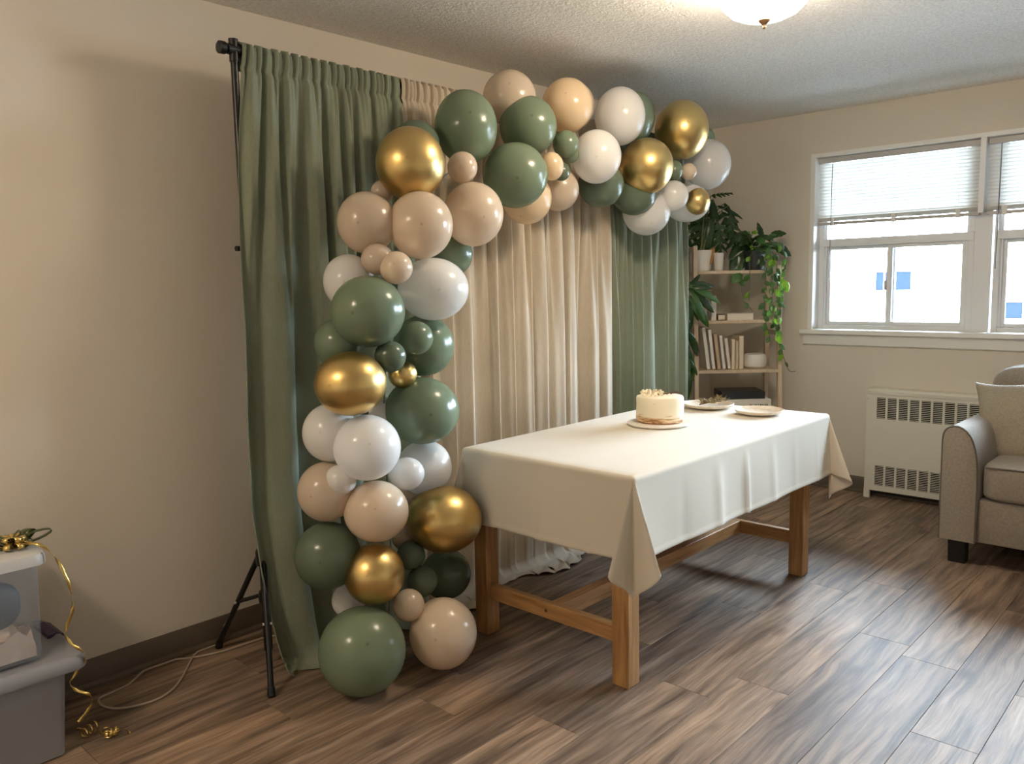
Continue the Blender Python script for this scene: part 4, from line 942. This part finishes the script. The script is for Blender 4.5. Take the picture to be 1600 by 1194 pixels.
wl = MB(); outr = [(0.001, .014), (.004, .010), (.20, .002), (.300, 0), (.300, .004), (.20, .006), (.008, .016)]
wl.loft([rrect(kx0+i, kx1-i, ky0+i, ky1-i, .03-i, kz0+z) for z, i in outr], True, True)
obj('bin_wall', wl, M['clear'], CBn)
obj('bin_lid', rbox(kx0-.016, kx1+.020, ky0-.016, ky1+.016, .04, [(kz0+.290, .004), (kz0+.288, .0), (kz0+.310, .001), (kz0+.320, .006), (kz0+.325, .018), (kz0+.328, .05), (kz0+.329, .06)]), M['lid'], CBn)
# contents
bi = superbox(.60, -.31, kz0+.172, .085, .04, .072, .8, 28, 16); tag(obj('balloon_pack', bi, M['navy'], None), 'slate blue balloon pack inside the clear bin', 'balloon pack')
for i, (x_, y_, z_, hx, rot, lab) in enumerate(((.56, -.335, kz0+.105, .085, .12, 'tan card tag lying on top inside the clear bin'), (.60, -.30, kz0+.085, .07, -.3, 'tan card tag leaning lower inside the clear bin'))):
    mb = rbox(-hx, hx, -.028, .028, .02, [(0, 0), (.006, 0)]); R_m = Matrix.Translation((x_, y_, z_)) @ Euler((1.1, .12, rot)).to_matrix().to_4x4(); mb.v = [tuple(R_m @ Vector(v)) for v in mb.v]
    tag(obj('card_tag', mb, M['tan'], None), lab, 'tag')
rows = []
for i in range(22):
    row = []
    for j in range(16):
        u, v = i/21, j/15; x = kx0+.025 + (kx1-kx0-.05)*u; y = ky0+.022 + (ky1-ky0-.044)*v
        z = kz0 + .062 + .03*sin(u*13+2*v)*cos(v*9+u*4) + .02*sin(u*29)*sin(v*23+1)
        row.append((x, y, z))
    rows.append(row)
tis = MB().grid(rows)
edge = [r[0] for r in rows]
tis.grid([[p for p in edge], [(p[0], p[1]+.0, kz0+.009) for p in edge]])
ed2 = [p for p in rows[-1]]; tis.grid([ed2, [(p[0], p[1], kz0+.009) for p in ed2]])
tag(obj('tissue_paper', tis, M['mauve'], None, ang=25), 'crumpled dusty tissue filling the bottom of the clear bin', 'tissue')
# gold bow
def ribbon(path, wdt, m_, parent, name='loop', nrm=None, twist=0.0, ph=0.0, face=False):
    P = [Vector(p) for p in path]; L, R2 = [], []
    prevb = None
    for i, p in enumerate(P):
        t = (P[min(i+1, len(P)-1)] - P[max(i-1, 0)]).normalized()
        n = Vector(nrm) if nrm else Vector((0, 0, 1)); b_ = n - t*n.dot(t)
        if b_.length < .05: b_ = prevb if prevb else Vector((1, 0, 0))
        if face: b_ = t.cross(FW)
        b_.normalize()
        if face: b_ = Matrix.Rotation(.95*sin(i*.33 + ph), 3, t) @ b_
        b_ = Matrix.Rotation((0 if face else ph) + twist*i/len(P), 3, t) @ b_; prevb = b_
        L.append(p - b_*wdt/2); R2.append(p + b_*wdt/2)
    return obj(name, MB().grid([L, [(a+b_)/2 for a, b_ in zip(L, R2)], R2]), m_, parent, ang=180, solid=.0006)
bz = kz0 + .330; bc_ = at(22, 856, 2, bz)
BW = thing('gift_bow', 'gold and green foil ribbon bow on the clear bin lid', 'bow', bc_)
rnd = random.Random(21)
for i in range(17):
    a = i*2*pi/8 + rnd.uniform(-.2, .2); ring_ = i // 8; ll = (.050, .036, .02)[ring_]; hh = (.014, .03, .05)[ring_]
    d = Vector((cos(a), sin(a), 0)); pts = []
    for k_ in range(13):
        t = k_/12; an = 2*pi*t; pts.append(bc_ + d*(ll/2*(1-cos(an))) + Vector((0, 0, .006 + hh*.4*(1-cos(an))/2 + .011*sin(an) + (0, .012, .018)[ring_])))
    ribbon(pts, .018, M['gold'] if i % 4 else M['greenfoil'], BW, 'loop', nrm=Vector((-d.y, d.x, 0)))
for a, ll in ((-.15, .10), (.5, .07), (2.6, .07)):
    d = Vector((cos(a), sin(a), 0)); pts = []
    for k_ in range(15):
        t = k_/14; an = 2*pi*t; pts.append(bc_ + d*(ll/2*(1-cos(an))) + Vector((0, 0, .014 + .013*sin(an) + .02*(1-cos(an))/2)))
    ribbon(pts, .026, M['greenfoil'], BW, 'loop', nrm=Vector((-d.y, d.x, 0)))
# curling ribbon: from the bow over the lid edge down to the floor
yr = -.418
rp_ = [at(34, 850, 2, bz+.012), at(58, 850, 1, -.37)] + [at(x, y, 1, yv) for x, y, yv in ((78, 862, -.385), (92, 880, -.40), (106, 908, yr), (113, 935, yr), (113, 955, yr), (104, 980, yr+.01), (102, 992, yr+.012), (112, 1006, yr), (128, 1018, yr-.01), (132, 1032, yr), (120, 1050, yr+.012), (109, 1066, yr+.01), (118, 1078, yr), (138, 1085, yr-.012), (143, 1096, yr), (136, 1112, yr+.01), (122, 1128, yr))]
CR = thing('curling_ribbon', 'gold curling ribbon trailing from the bow down to the floor', 'ribbon', (.85, -.40, 0))
ribbon(spline(rp_, 7), .009, M['gold'], CR, 'strand', face=True, ph=2.6)
# curls on the floor
def curl(c, r, turns, ax, wdt, ln_, name='curl'):
    c = Vector(c); ax = Vector(ax).normalized(); u = ax.cross(Vector((0, 0, 1))).normalized(); v = u.cross(ax); pts = []; N = int(turns*18)
    for i in range(N + 1):
        t = i/N; a = 2*pi*turns*t; pts.append(c + ax*ln_*(t-.5) + (u*cos(a) + v*sin(a))*r)
    ribbon(pts, wdt, M['gold'], CR, name, nrm=ax)
f1 = at(140, 1150, 2, .0); f2 = at(176, 1152, 2, 0)
curl(f1 + Vector((0, 0, .019)), .017, 2.3, (.85, .5, .0), .008, .05); curl(f2 + Vector((.0, 0, .016)), .013, 2.6, (.9, -.2, .15), .008, .035); curl(f2 + Vector((-.012, .01, .020)), .011, 1.6, (.2, .9, .2), .008, .03)
last = rp_[-1]
ribbon(spline([last, at(118, 1138, 2, .012), at(128, 1140, 2, .006), f1 + Vector((-.02, 0, .004))], 8), .008, M['gold'], CR, 'strand', face=True)
ribbon(spline([f1 + Vector((.02, .005, .006)), f1.lerp(f2, .5) + Vector((0, 0, .012)), f2 + Vector((-.01, 0, .005)), at(192, 1140, 2, .01), at(203, 1146, 2, .004)], 7), .008, M['gold'], CR, 'strand', face=True, ph=1.0)

# ------------------------------------------------------------------ power cord
cp_ = [at(364, 955, 1, -.035), at(356, 970, 1, -.045)] + [at(x, y, 2, .004) for x, y in ((333, 1000), (304, 1024), (285, 1058), (267, 1080), (238, 1096), (191, 1107), (162, 1104), (154.5, 1093), (173, 1083), (202, 1069), (224, 1049), (245, 1033), (296, 1028.5), (340, 1020), (376, 1009), (416, 996), (450, 990), (500, 975))]
pts = spline(cp_, 7)
for p in pts: p.z = max(p.z, .0042); p.y = min(p.y, -.026)
tag(obj('power_cord', MB().tube(pts, .0042, 8), M['cord'], None, ang=180), 'beige power cord looped on the floor beside the wall', 'cord')
